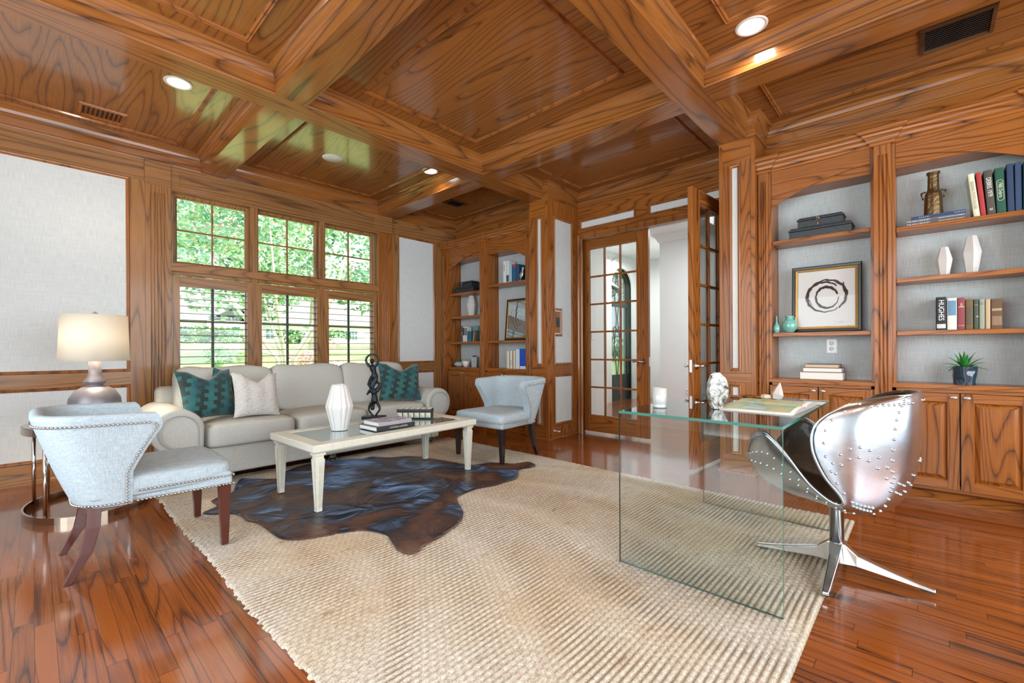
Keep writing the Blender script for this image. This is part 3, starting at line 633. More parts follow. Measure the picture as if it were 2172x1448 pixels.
def framed(x, y0, y1, z, h, label, lean=.06, simple=False):
    t = thing('framed_print', (x, (y0 + y1) / 2, z), label, 'picture', 'framed brush drawings'); t.rotation_euler = (0, lean, 0); L = abs(y1 - y0) / 2
    mpf = lambda u, v, hh: (-hh, u, v)
    P = [(-L, .0), (L, .0), (L, h), (-L, h)]
    m = MB(); m.sweep(P, [(0, -.012), (0, .014), (.006, .018), (.022, .016), (.024, -.012)], mpf); m.build('outer_frame', FRB, t)
    m = MB(); m.sweep(P, [(.024, .012), (.028, .014), (.042, .008), (.044, .004), (.044, 0)], mpf); m.build('gold_fillet', GOLD, t)
    MB().box((-.002, -L + .04, .04), (.010, L - .04, h - .04)).build('drawing_sheet', ART, t)
    m = MB(); cz = h * .53; q = h / .55
    if simple:
        stroke(m, -.01, cz, .10 * q, .15 * q, 1.2, 4.6, .006 * q, .1, seed=1); stroke(m, -.02, cz, .06 * q, .10 * q, 1.0, 5.6, .005 * q, 0, seed=2); stroke(m, .0, cz + .02, .13 * q, .15 * q, 2.2, 3.6, .006 * q, .1, seed=3); stroke(m, -.03, cz - .02, .035 * q, .05 * q, 0, 5.5, .004 * q, .3, seed=4)
    else:
        stroke(m, .0, cz, .130 * q, .128 * q, 2.3, 5.6, .010 * q, -.2, seed=1); stroke(m, -.005, cz + .005, .132 * q, .130 * q, -.8, 2.6, .011 * q, -.1, seed=2)
        stroke(m, -.01, cz - .01, .074 * q, .088 * q, .0, 3.2, .011 * q, .3, seed=3); stroke(m, -.01, cz - .01, .076 * q, .086 * q, 2.6, 6.2, .009 * q, .1, seed=4); stroke(m, .01, cz + .01, .110 * q, .108 * q, .6, 3.8, .008 * q, .1, seed=5)
        stroke(m, -.095 * q, cz + .105 * q, .03 * q, .02 * q, .3, 1.3, .005 * q, -.9, seed=6); stroke(m, -.10 * q, h * .13, .03 * q, .004 * q, .3, 2.9, .0012, .1, seed=7)
    m.build('brush_strokes', INK, t)
    MB().box((-.0105, -L + .04, .04), (-.0095, L - .04, h - .04)).build('picture_glass', GLASS if simple else GLASSM, t)
    return t
framed(4.452, .842, .366, 1.231 + .003, .552, 'framed brown ring brush drawing leaning on the right bookcase shelf', .05)
framed(4.41, 4.225, 3.79, 1.222 + .003, .56, 'framed black brush drawing half hidden in the far corner bookcase', .10, simple=True)
# celadon vases
CEL = plain('celadon_glaze', (.16, .42, .36), .18, coat=.6)
t = thing('bottle_vase', (4.338, .934, 1.231 + bu), 'small pale green bottle vase with a thin neck', 'vase', 'celadon vases')
MB().lathe([(.001, 0), (.016, 0), (.018, .004), (.024, .022), (.0255, .038), (.021, .058), (.010, .078), (.0045, .10), (.004, .135), (.006, .142), (.004, .141)], 28).build('body', CEL, t)
t = thing('moon_jar', (4.375, .846, 1.231 + bu), 'round green vase with two small ear handles by the picture', 'vase', 'celadon vases')
MB().lathe([(.001, 0), (.030, 0), (.033, .004), (.052, .028), (.058, .055), (.054, .082), (.040, .104), (.027, .115), (.026, .128), (.036, .138), (.033, .14), (.022, .128)], 32).build('body', CEL, t)
for s_ in (-1, 1):
    MB().tube([(0, s_ * (.028 + .016 * math.sin(a)), .108 + .016 * math.cos(a)) for a in [PI * k / 8 for k in range(9)]], .0045, 8).build('handle', CEL, t)
# three turned-round books
g4 = 'books stacked with pages outward on the right counter'
flat_book(4.35, .770, .478, .842 + bu, .060, .19, (.22, .21, .19), 'thick book with pages facing out, bottom of the cream stack', g4, page=PAGEW, pages_front=True)
flat_book(4.352, .748, .487, .9035 + bu, .034, .18, (.25, .10, .07), 'book with pages facing out, middle of the cream stack', g4, page=PAGEW, pages_front=True)
flat_book(4.355, .735, .507, .9385 + bu, .028, .17, (.10, .08, .06), 'thin brown book with pages facing out, top of the stack', g4, page=plain('tan_pages', (.62, .47, .32), .9), pages_front=True)
def outlet(loc, xa, label, name='wall_outlet', cat='outlet', slots=True):
    """xa: rotation about Z so local -X faces the room"""
    t = thing(name, loc, label, cat, rz=xa)
    MB().box((-.005, -.036, -.058), (0, .036, .058)).build('cover_plate', WHITEP, t, bevel=.002)
    for s_ in (-1, 1):
        if slots:
            m = MB(); m.lathe([(.001, 0), (.017, 0), (.017, .002), (.001, .0022)], 20, M=Matrix.Translation((-.005, 0, s_ * .022)) @ Matrix.Rotation(-PI / 2, 4, 'Y')); m.build('receptacle', WHITEP, t)
            m = MB()
            for a in (-1, 1): m.box((-.0082, a * .006 - .0012, s_ * .022 - .001), (-.0071, a * .006 + .0012, s_ * .022 + .009))
            m.box((-.0082, -.002, s_ * .022 - .011), (-.0071, .002, s_ * .022 - .007)); m.build('slot', BLACK, t)
    return t
outlet((XBK - .0005, .575, 1.115), 0, 'white power outlet on the back of the right bookcase')

# ---- far bookcase contents (bay B: Y 4.626..5.31, bay A: 3.766..4.483)
zt = 1.945 + bu
deed_box(4.345, 5.215, 4.80, zt, .080, .17, 'large black box at the bottom of the pair in the far corner bookcase', 'black boxes in the far corner bookcase')
deed_box(4.36, 5.14, 4.85, zt + .081, .085, .15, 'smaller black box with a key on top, far corner bookcase', 'black boxes in the far corner bookcase', True, .05)
faceted((4.44, 4.935, 1.597 + bu), .19, .30, 'tall white faceted vase in the far corner bookcase', .5)
z = 1.217 + bu; g5 = 'small books in the far corner bookcase'; xb = 4.37
hbk = lambda y0, y1, h, c, lab, **k: book(xb, y0, y1, z, h, .085, c, lab, g5, **k)
hbk(5.098, 5.065, .235, (.07, .06, .06), 'dark patterned book at the left end of the far small-book row', bands=((.4, .2, (.3, .12, .1)),))
hbk(5.063, 5.013, .228, (.62, .62, .60), 'white book with a black lettered spine, far corner row', bands=((.42, .5, (.05, .06, .08)),))
hbk(5.011, 4.966, .220, (.60, .62, .62), 'grey and white book beside the teal books', bands=((.42, .5, (.10, .12, .16)),))
hbk(4.962, 4.925, .150, (.02, .10, .14), 'short dark teal book, left one of the two in front')
hbk(4.923, 4.880, .152, (.02, .13, .17), 'short teal book, right one of the two', bands=((.1, .02, (.4, .6, .6)),))
book(4.475, 4.96, 4.84, z, .235, .05, (.18, .36, .36), 'pale teal book facing out behind the short teal books', g5, bands=((.55, .15, (.02, .03, .05)),))
book(4.375, 4.850, 4.828, z, .150, .085, (.35, .22, .12), 'tan edged book leaning at the right of the far row', g5, lean=.12)
book(4.38, 4.79, 4.72, z, .148, .14, (.015, .045, .03), 'thick dark green book leaning at the right end of the far row', g5, lean=.16)
# succulents
zc = .842 + bu
def succ(loc, r0, r1, h, potm, leafm, label, kind, square=False):
    t = thing('potted_succulent', loc, label, 'plant', 'succulents in the far corner bookcase')
    if kind == 'round': MB().lathe([(.001, 0), (r0 * .7, 0), (r1, h * .35), (r1 * 1.02, h * .6), (r0 * .85, h), (r0 * .75, h), (.001, h * .85)], 28).build('pot', potm, t)
    else: MB().lathe([(.001, 0), (r0, 0), (r1, h), (r1 * .85, h), (.001, h * .88)], 4 if square else 28, smooth=not square).build('pot', potm, t)
    m = MB()
    for k in range(22): blade(m, (0, 0, h * .88), k * 2.4, 1.35 - .9 * k / 22, (.07 if kind == 'round' else .05) * (1 - .2 * R.random()), .008 if kind == 'round' else .013, .3, n=4)
    m.build('leaves', leafm, t, solid=.002, fix=False)
succ((4.37, 5.14, zc), .060, .082, .078, plain('ribbed_grey_pot', (.38, .43, .45), .5, bump=(80, .6)), AG, 'spiky green succulent in a round ribbed grey pot, leftmost of three', 'round')
succ((4.37, 4.995, zc), .036, .062, .09, VW, plain('pale_succulent', (.42, .48, .24), .5), 'pale rosette succulent in a white tapered pot, middle of three', 'taper')
succ((4.45, 4.90, zc), .05, .062, .15, plain('tall_grey_pot', (.38, .44, .44), .5), plain('dark_succulent', (.04, .09, .03), .5), 'dark succulent in the tall grey pot at the back', 'tall', True)
t = thing('remote_control', (4.38, 5.26, zc), 'black remote control lying left of the succulents', 'remote', rz=.2); MB().box((-.03, -.08, 0), (.02, .04, .018)).build('case', BLACK, t, bevel=.004)
# bay A top shelf: tall books and glass bird
z = 2.0 + bu; g6 = 'tall books on the top shelf of the far corner bookcase'; xb = 4.37
t6 = lambda y0, y1, h, c, lab, **k: book(xb, y0, y1, z, h, .13, c, lab, g6, **k)
t6(4.222, 4.165, .300, (.72, .70, .70), 'tall white book with black and red marks, far corner top shelf', title='ANNIE', ts=.03, tc=(.05, .05, .05), tz=.7, bands=((.02, .96, (.75, .74, .72)),))
t6(4.163, 4.105, .295, (.66, .68, .68), 'tall white picture book second in the far top-shelf row', bands=((.05, .3, (.05, .10, .12)),))
t6(4.103, 4.060, .240, (.35, .55, .62), 'pale blue book in the far top-shelf row', pages=PAGEW)
t6(4.058, 3.99, .232, (.02, .10, .22), 'blue book with a red top edge in the far top-shelf row', bands=((.84, .14, (.55, .04, .05)),))
t6(3.988, 3.93, .225, (.015, .07, .17), 'dark blue book behind the silver fish ornament')
t = thing('fish_ornament', (4.37, 3.875, z), 'silver openwork fish ornament at the right of the far top shelf', 'ornament')
m = MB(); m.tube([(0, .03 - .05 * k / 8 + .0, .02 + .16 * k / 8) for k in range(9)], [.012, .02, .03, .034, .03, .022, .012, .02, .03], 10, flat=.4); m.lathe([(.001, 0), (.03, 0), (.025, .012), (.008, .02), (.008, .03)], 16, c=(0, .02, 0)); m.build('body', plain('silvered_metal', (.45, .47, .45), .3, .9), t)
z = .842 + bu; g7 = 'books on the counter of the far corner bookcase'; xb = 4.36
b7 = lambda y0, y1, h, c, lab, **k: book(xb, y0, y1, z, h, .16, c, lab, g7, pages=PAGEW, **k)
b7(4.150, 4.108, .236, (.72, .68, .55), 'cream book at the left end of the far counter row')
b7(4.088, 4.050, .240, (.74, .73, .68), 'white book with a pink mark, second on the far counter', bands=((.2, .3, (.7, .55, .45)),))
b7(4.048, 4.033, .242, (.35, .22, .14), 'thin brown book between white books on the far counter')
b7(4.031, 3.996, .240, (.70, .66, .52), 'cream book in the middle of the far counter row')
b7(3.986, 3.945, .256, (.66, .72, .76), 'tall pale blue white book left of the bright blue one')
b7(3.943, 3.918, .258, (.74, .76, .78), 'narrow white book touching the bright blue one')
b7(3.916, 3.80, .266, (.01, .08, .50), 'thick bright blue book at the right end of the far counter', bands=((.0, .14, (.72, .76, .8)),))

# ================================================================ furniture
def sq(c, h, e1=.3, e2=.3, nu=32, nv=18, M=None, fn=None):
    """superellipsoid cushion block"""
    m = MB(); pw = lambda v, e: math.copysign(abs(v) ** e, v)
    def f(u, v):
        a = 2 * PI * u - PI; b = PI * v - PI / 2
        p = [h[0] * pw(math.cos(b), e1) * pw(math.cos(a), e2), h[1] * pw(math.cos(b), e1) * pw(math.sin(a), e2), h[2] * pw(math.sin(b), e1)]
        if fn: p = fn(*p)
        return (c[0] + p[0], c[1] + p[1], c[2] + p[2])
    m.grid(f, nu, nv, wrapu=True, M=M); return m
SOFA = linen('sofa_tweed', (.50, .50, .46), (420, 420, 120), .10, .9, .5)
CHF = linen('pale_blue_linen', (.41, .49, .54), (330, 330, 26), .13, .85, .35)
# ---- sofa
so = thing('sofa', (2.0, 4.66, 0), 'long pale grey rolled arm sofa under the windows', 'sofa')
MB().box((-1.24, -.43, .085), (1.24, .45, .315)).build('base', SOFA, so, bevel=.02, segs=3)
MB().box((-1.26, .30, .10), (1.26, .47, .78)).build('back', SOFA, so, bevel=.05, segs=4)
for s_ in (-1, 1):
    cx, cz, r = 1.243, .478, .172
    prof = [(1.085, .087), (1.075, cz)] + arc(cx, cz, r, PI, -PI * .40, 20)[1:] + [(1.245, .345), (1.24, .30), (1.24, .087)]
    prof = [(s_ * a, b) for a, b in prof]
    am = MB().prism(prof, lambda u, v: (u, -.475, v), lambda u, v: (u, .40, v), smooth=True).build('rolled_arm', SOFA, so, bevel=.018, segs=3)
    pth = [(1.115, .10), (1.115, cz)] + arc(cx, cz, r - .045, PI, -PI * .42, 18)[1:]
    MB().tube([(s_ * a, -.492, b) for a, b in pth], .0045, 6).build('piping', plain('sofa_piping', (.36, .37, .36), .9) if s_ < 0 else bpy.data.materials['sofa_piping'], am)
for k in range(3):
    xc = -.713 + .713 * k
    sq((xc, -.10, .402), (.352, .385, .098), .28, .22, 40, 20, fn=lambda x, y, z: (x, y, z + (.022 * (1 - (x / .36) ** 2) if z > 0 else 0))).build('seat_cushion', SOFA, so)
    wv = (.40, .37, .40)[k]; xo = xc + (-.045, 0, .045)[k]
    Mr = Matrix.Translation((xo, .19, .715)) @ Matrix.Rotation(-.20, 4, 'X')
    sq((0, 0, 0), (wv, .125, .250), .34, .30, 40, 22, M=Mr, fn=lambda x, y, z, w_=wv: (x, y * (1 - .25 * (z / .25) ** 2 * (z > 0)), z - .018 * (1 - (x / w_) ** 2) * (z > 0) + .01 * math.sin(x * 14))).build('back_cushion', SOFA, so)
LEGD = plain('turned_dark_leg', (.03, .022, .015), .25, coat=.6)
for x in (-1.14, -.01, 1.16):
    for y in (-.41, .38):
        if y > 0 and x == -.01: continue
        zf = .0 if y > 0 else (.0235 if x < .5 else .0155)
        MB().lathe([(.001, zf), (.022, zf), (.026, zf + .003), (.020, .022), (.034, .045), (.040, .062), (.036, .075), (.026, .080), (.030, .09), (.001, .09)], 20, c=(x, y, 0)).build('turned_foot', LEGD, so)
# ---- throw pillows
def pillow(loc, hw, hh, th, label, mt, rz, rx, ry=0, group='throw pillows on the sofa', chop=.10, seed=0, puff=1):
    t = thing('throw_pillow', loc, label, 'pillow', group)
    t.rotation_euler = (rx, ry, rz)
    for s_ in (-1, 1):
        def f(u, v, s_=s_):
            a = 2 * u - 1; b = 2 * v - 1
            x = hw * a * (1 - .10 * (1 - b * b) * a * a); z = hh * b * (1 - .08 * (1 - a * a) * b * b)
            if b > 0: z -= chop * max(0, 1 - abs(a) / .62) ** 1.0 * b ** 2.5
            h = th * max(0, (1 - a ** 4) * (1 - b ** 4)) ** .62 * (1 - .25 * max(0, b) * max(0, 1 - abs(a) * 1.6))
            h += .004 * math.sin(9 * a + seed) * (1 - b * b) * (1 - a * a)
            return (x, s_ * h, z + hh)
        m = MB().grid(f, 36, 36)
        m.build('front_cover' if s_ < 0 else 'back_cover', mt if s_ < 0 else (PILB if 'teal' in mt.name else mt), t)
    return t
def chevpat():
    m, nt, N, L, p = mat('teal_woven_steps'); tc = N.new('ShaderNodeTexCoord'); sp = N.new('ShaderNodeSeparateXYZ'); L.new(tc.outputs['Object'], sp.inputs[0])
    X_, Z_ = sp.outputs[0], sp.outputs[2]
    row = math_(N, L, 'FLOOR', math_(N, L, 'DIVIDE', Z_, .034)); par = math_(N, L, 'MULTIPLY', math_(N, L, 'PINGPONG', row, 1), .03)
    drift = math_(N, L, 'MULTIPLY', row, -.008)
    q = math_(N, L, 'FRACT', math_(N, L, 'DIVIDE', math_(N, L, 'ADD', math_(N, L, 'ADD', X_, 5), math_(N, L, 'ADD', par, drift)), .135))
    st = math_(N, L, 'LESS_THAN', q, .46)
    n = N.new('ShaderNodeTexNoise'); n.inputs['Scale'].default_value = 7; L.new(tc.outputs['Object'], n.inputs[0])
    mp = N.new('ShaderNodeMapping'); mp.inputs['Scale'].default_value = (20, 20, 420); L.new(tc.outputs['Object'], mp.inputs[0])
    n2 = N.new('ShaderNodeTexNoise'); n2.inputs['Scale'].default_value = 1; L.new(mp.outputs[0], n2.inputs[0])
    a = ramp(N, L, n.outputs['Fac'], [(.4, (.018, .13, .125)), (.6, (.008, .08, .10))]); b = ramp(N, L, n.outputs['Fac'], [(.4, (.008, .022, .016)), (.62, (.006, .05, .05))])
    mx = N.new('ShaderNodeMix'); mx.data_type = 'RGBA'; L.new(st, mx.inputs[0]); L.new(a, mx.inputs[6]); L.new(b, mx.inputs[7])
    m2 = N.new('ShaderNodeMix'); m2.data_type = 'RGBA'; m2.blend_type = 'MULTIPLY'; m2.inputs[0].default_value = .7; L.new(mx.outputs[2], m2.inputs[6]); L.new(ramp(N, L, n2.outputs['Fac'], [(.3, (.5,) * 3), (.65, (1.3,) * 3)]), m2.inputs[7]); L.new(m2.outputs[2], p.inputs['Base Color'])
    bp = N.new('ShaderNodeBump'); bp.inputs['Strength'].default_value = .5; bp.inputs['Distance'].default_value = .002; L.new(n2.outputs['Fac'], bp.inputs['Height']); L.new(bp.outputs[0], p.inputs['Normal'])
    p.inputs['Roughness'].default_value = .8; p.inputs['Sheen Weight'].default_value = .4; return m
TEAL = chevpat(); PILB = plain('pale_green_backing', (.45, .52, .45), .9)
def knit():
    m, nt, N, L, p = mat('cream_knit'); tc = N.new('ShaderNodeTexCoord'); mp = N.new('ShaderNodeMapping'); mp.inputs['Scale'].default_value = (1, 1, 1); mp.inputs['Rotation'].default_value = (0, .35, 0); L.new(tc.outputs['Object'], mp.inputs[0])
    w1 = N.new('ShaderNodeTexWave'); w1.bands_direction = 'Z'; w1.inputs['Scale'].default_value = 26; w1.inputs['Distortion'].default_value = 1.2; w1.inputs['Detail Scale'].default_value = 4; L.new(mp.outputs[0], w1.inputs[0])
    w2 = N.new('ShaderNodeTexWave'); w2.bands_direction = 'X'; w2.inputs['Scale'].default_value = 22; w2.inputs['Distortion'].default_value = 2; L.new(mp.outputs[0], w2.inputs[0])
    f = math_(N, L, 'ADD', math_(N, L, 'MULTIPLY', w1.outputs['Fac'], .7), math_(N, L, 'MULTIPLY', w2.outputs['Fac'], .3))
    L.new(ramp(N, L, f, [(.1, (.52, .49, .46)), (.6, (.80, .77, .73))]), p.inputs['Base Color'])
    b = N.new('ShaderNodeBump'); b.inputs['Strength'].default_value = .9; b.inputs['Distance'].default_value = .006; L.new(f, b.inputs['Height']); L.new(b.outputs[0], p.inputs['Normal']); p.inputs['Roughness'].default_value = .9; return m
pillow((1.17, 4.70, .592), .165, .165, .05, 'teal pillow behind, only one corner showing above the other two', TEAL, .05, -.22, .35, seed=3, chop=.02)
pillow((1.035, 4.44, .528), .225, .215, .080, 'teal stepped-pattern pillow leaning on the sofa left arm', TEAL, .28, -.32, .0, seed=1)
pillow((1.345, 4.30, .522), .195, .20, .070, 'white knitted pillow in front of the teal pillows', knit(), .12, -.30, .06, seed=2)
pillow((2.84, 4.36, .524), .255, .220, .080, 'teal and green pillow standing by the sofa right arm', TEAL, -.20, -.30, .06, seed=4)
# ---- upholstered side chairs with nailhead trim
CHLEG = plain('cherry_chair_leg', (.075, .012, .008), .22, coat=.7); CHLEG2 = plain('espresso_chair_leg', (.018, .010, .008), .25, coat=.6)
NAIL = plain('nailhead_metal', (.55, .52, .48), .22, 1)
nail0 = [None]
def wing_chair(loc, rz, label, legm, fz=.0155, bz=0.0):
    t = thing('slipper_chair', loc, label, 'chair', 'pair of slipper chairs', rz=rz)
    def sp(f): # seat taper
        return f
    MB().add([(-.20, -.27, .345), (.345, -.34, .345), (.345, .34, .345), (-.20, .27, .345), (-.20, -.27, .425), (.345, -.34, .425), (.345, .34, .425), (-.20, .27, .425)],
             [(0, 3, 2, 1), (4, 5, 6, 7), (0, 1, 5, 4), (1, 2, 6, 5), (2, 3, 7, 6), (3, 0, 4, 7)]).build('seat_rail', CHF, t, bevel=.018, segs=3)
    sq((.045, 0, .425), (.305, .335, .058), .30, .20, 40, 16, fn=lambda x, y, z: (x, y * (1 - .10 * (.305 - x) / .61), z + .012 * (1 - (y / .34) ** 2) * (z > 0))).build('seat', CHF, t)
    zs = [.345 + (.70 - .345) * k / 11 for k in range(12)] + [.72, .74, .755, .767, .775]
    def prm(z):
        q = (z - .345) / .43
        xf = -.085 + .115 * max(0, (min(z, .72) - .50) / .22) ** 1.15 - (.045 * (1 - math.sqrt(max(0, 1 - ((z - .72) / .078) ** 2))) if z > .72 else 0)
        return xf, -.285 - .15 * q ** .85, .305 + .045 * q
    def path(z, inset, n=34, zx=None):
        xf, xb, yw = prm(z); xf = prm(zx)[0] if zx else xf; xb += inset; yw -= inset; r = .17 - inset * .6; pts = []
        L1 = (xf - (xb + r)); La = PI / 2 * r; Lb = 2 * (yw - r); T_ = 2 * L1 + 2 * La + Lb
        for k in range(n + 1):
            d = T_ * k / n
            if d < L1: p = (xf - d, yw)
            elif d < L1 + La: a = (d - L1) / r; p = (xb + r - r * math.sin(a), yw - r + r * math.cos(a))
            elif d < L1 + La + Lb: p = (xb, yw - r - (d - L1 - La))
            elif d < L1 + 2 * La + Lb: a = (d - L1 - La - Lb) / r; p = (xb + r - r * math.cos(a), -(yw - r) - r * math.sin(a))
            else: p = (xf - (T_ - d), -yw)
            pts.append(p)
        return pts
    topz = lambda k, n: .016 * math.sin(PI * k / n)
    rows = []; n = 34
    for z in zs: rows.append([(p[0], p[1], z + topz(k, n) * (z - .345) / .43) for k, p in enumerate(path(z, 0))])
    for q_, (i_, dz) in enumerate(((.012, .014), (.028, .018), (.045, .012))): rows.append([(p[0], p[1], zs[-1] + dz + topz(k, n)) for k, p in enumerate(path(zs[-1], i_, zx=zs[-1] + dz))])
    for z in reversed(zs[3:]): rows.append([(p[0] , p[1], z + topz(k, n) * (z - .345) / .43) for k, p in enumerate(path(z, .058 + (.02 if z < .6 else .02 * (.775 - z) / .175)))])
    m = MB(); nr = len(rows); m.grid(lambda u, v: rows[round(v * (nr - 1))][round(u * n)], n, nr - 1)
    for e in (0, n):
        o = len(m.v); m.add([r_[e] for r_ in rows], [], 0)
        for i in range(3, 16): m.f.append([o + i, o + i + 1, o + 35 - i, o + 36 - i]); m.mi.append(0); m.sm.append(True)
        for q in ([16, 17, 18, 19, 20], [0, 1, 2, 3, 33]): m.f.append([o + k for k in q]); m.mi.append(0); m.sm.append(True)
    m.build('back_shell', CHF, t)
    for x, y, back in ((.31, .305, 0), (.31, -.305, 0), (-.22, .235, 1), (-.22, -.235, 1)):
        m = MB()
        if back: pts = [(x, y, .36), (x - .005, y, .25), (x - .03, y, .13), (x - .095, y, bz)]; rs = [.027, .026, .022, .015]
        else: pts = [(x, y, .36), (x, y, fz)]; rs = [.028, .017]
        vs = []
        for (px_, py_, pz_), r in zip(pts, rs): vs += [(px_ - r, py_ - r, pz_), (px_ + r, py_ - r, pz_), (px_ + r, py_ + r, pz_), (px_ - r, py_ + r, pz_)]
        fs = [(0, 1, 2, 3), tuple(4 * (len(pts) - 1) + q for q in (3, 2, 1, 0))]
        for i in range(len(pts) - 1):
            for k in range(4): fs.append((4 * i + k, 4 * i + (k + 1) % 4, 4 * i + 4 + (k + 1) % 4, 4 * i + 4 + k))
        m.add(vs, fs, 0).build('leg', legm, t, bevel=.002)
    # nailheads along the outer edges
    pos = []
    off = .004
    def line(pts, sp_=.0165):
        d = 0; out = [pts[0]]
        for a, b in zip(pts, pts[1:]):
            a, b = Vector(a), Vector(b); L_ = (b - a).length; s = sp_ - d
            while s < L_: out.append(tuple(a + (b - a) * s / L_)); s += sp_
            d = L_ - (s - sp_)
        return out
    def outer(z, i_, ex=0.0):
        p = path(z, -off); return p[i_]
    for e, sgn in ((0, 1), (n, -1)):
        P = []
        for z in [.36 + .365 * k / 20 for k in range(21)]:
            p = path(z, -off)[e]; P.append((p[0] - .022, p[1] + sgn * .002, z))
        p = path(.742, -off)[1 if e == 0 else n - 1]; P.append((p[0] + .006, p[1] + sgn * .002, .742))
        pos.append(line(P))
    P = []
    for k in range(1, n):
        p = path(.742, -off)[k]; P.append((p[0], p[1], .742 + topz(k, n)))
    pos.append(line(P))
    P = [(p[0], p[1], .356) for p in path(.356, -off)]; pos.append(line(P))
    for z in (.357, .405):
        pos.append(line([(-.08, .318, z), (.347, .344, z)])); pos.append(line([(.349, .34, z), (.349, -.34, z)])); pos.append(line([(.347, -.344, z), (-.08, -.318, z)]))
    allp = [p for l_ in pos for p in l_]
    # the ones nearest the camera stay single; the rest are one trim
    Mw = Matrix.Translation(loc) @ Matrix.Rotation(rz, 4, 'Z')
    vis = lambda p: ((Mw @ Vector(p)) - Vector((0, 0, 1.1))).length
    allp.sort(key=vis)
    if nail0[0] is None:
        m = MB(); m.lathe([(.0062, -.0052), (.0062, 0), (.0045, .0032), (.001, .0052)], 8); m.v = [(v[0], v[1], v[2]) for v in m.v]
        s = MB(); s.grid(lambda u, v: (.0062 * math.cos(2 * PI * u) * math.cos(PI * v - PI / 2), .0062 * math.sin(2 * PI * u) * math.cos(PI * v - PI / 2), .0062 * math.sin(PI * v - PI / 2)), 8, 6, wrapu=True)
        nail0[0] = s
    base = nail0[0].build('nailhead', NAIL, t); base.location = allp[0]
    for p in allp[1:99]:
        c = base.copy(); C.objects.link(c); c.parent = t; c.location = p
    rest = MB()
    for p in allp[99:]: rest.add([(v[0] + p[0], v[1] + p[1], v[2] + p[2]) for v in nail0[0].v], nail0[0].f, 0, True)
    o = rest.build('nailhead_trim', NAIL, t); o['kind'] = 'stuff'
    for z in (.69, .58):
        for y in (-.17, -.06, .06, .17):
            xb = prm(z)[1] + .058 + (.02 if z < .6 else .0095)
            MB().lathe([(.001, .006), (.007, .005), (.010, .0), (.010, -.004)], 12, M=Matrix.Translation((xb + .003, y, z)) @ Matrix.Rotation(PI / 2, 4, 'Y')).build('tuft_button', CHF, t)
    return t
wing_chair((.42, 3.20, .0), 0.0, 'pale blue slipper chair seen from behind at the left, cherry legs', CHLEG)
wing_chair((3.30, 3.235, .0), PI + .03, 'pale blue slipper chair facing us beside the far bookcase, dark legs', CHLEG2, fz=.0245)
# ---- coffee table
CRM = linen('cream_painted_wood', (.70, .69, .60), (260, 260, 14), .06, .45, .1)
ct = thing('coffee_table', (1.965, 3.30, 0.002), 'long cream coffee table with a glass inset top and fluted legs', 'table', rz=.028)
hx, hy, zt = .735, .36, .475
m = MB(); m.sweep([(-hx, -hy), (hx, -hy), (hx, hy), (-hx, hy)], [(.008, -.055), (0, -.045), (0, -.004), (.004, 0), (.098, 0), (.1, -.004), (.1, -.03), (.008, -.055)], lambda u, v, h: (u, v, zt + h)); m.build('top_frame', CRM, ct, bevel=.002)
MB().box((-hx + .099, -hy + .099, zt - .012), (hx - .099, hy - .099, zt - .0035)).build('glass_inset', plain('smoked_glass_top', (.20, .31, .33), .04, 0, coat=1), ct)
for sx in (-1, 1):
    for sy in (-1, 1):
        m = MB(); x, y = sx * (hx - .055), sy * (hy - .055)
        for (z0, z1, r0, r1) in ((.40, .421, .036, .036), (.375, .40, .027, .027), (.045, .375, .018, .032), (.0245, .045, .019, .019)):
            m.add([(x + a * r, y + b * r, z) for z, r in ((z0, r0), (z1, r1)) for a, b in ((-1, -1), (1, -1), (1, 1), (-1, 1))], [(0, 3, 2, 1), (4, 5, 6, 7), (0, 1, 5, 4), (1, 2, 6, 5), (2, 3, 7, 6), (3, 0, 4, 7)])
        for k in range(3):
            for s_ in (-1, 1):
                for ax in (0, 1):
                    q = (k - 1) * .38; vs = []
                    for z, r in ((.055, .0185), (.355, .0315)):
                        for d in (-.10, .10):
                            a = [(q + d) * r, s_ * (r + .0022)]; 
                            if ax: a = a[::-1]
                            vs.append((x + a[0], y + a[1], z))
                            a = [(q + d * .4) * r, s_ * (r + .0048)]
                            if ax: a = a[::-1]
                            vs.append((x + a[0], y + a[1], z))
                    m.add(vs, [(0, 1, 5, 4), (1, 3, 7, 5), (3, 2, 6, 7), (0, 2, 3, 1), (4, 5, 7, 6)])
        m.build('fluted_leg', CRM, ct)
zt = .4775
def onct(px_, py_): return (px_, py_)
t = thing('fluted_vase', (1.635, 3.37, zt), 'white fluted ceramic vase on the left of the coffee table', 'vase')
m = MB()
def fv(u, v):
    prof = [(.060, 0), (.063, .01), (.104, .18), (.103, .195), (.058, .352), (.050, .355)]
    q = v * 5; i = min(4, int(q)); f_ = q - i; r = prof[i][0] + (prof[i + 1][0] - prof[i][0]) * f_; z = prof[i][1] + (prof[i + 1][1] - prof[i][1]) * f_
    r *= 1 - .09 * (1 - abs(math.sin(u * PI * 14)) ** .7); a = 2 * PI * u; return (r * math.cos(a), r * math.sin(a), z)
m.grid(fv, 128, 25, wrapu=True); m.lathe([(.001, .0), (.06, 0)], 32, cap=False); m.lathe([(.049, .355), (.046, .34), (.001, .30)], 32, cap=False); m.build('body', VW, t)
# sculpture: one acrobat balanced on the lifted legs of another who stands on their hands
st = thing('acrobat_sculpture', (2.10, 3.655, zt), 'dark bronze sculpture of two balancing acrobats on the coffee table', 'sculpture', rz=-.80)
BZ = plain('dark_bronze', (.022, .028, .034), .32, .75, bump=(120, .3))
m = MB(); m.box((-.10, -.055, 0), (.095, .055, .028)); m.build('plinth', BZ, st, bevel=.002)
m = MB()
def limb(*pr): m.tube([p[:3] for p in pr], [p[3] for p in pr], 10)
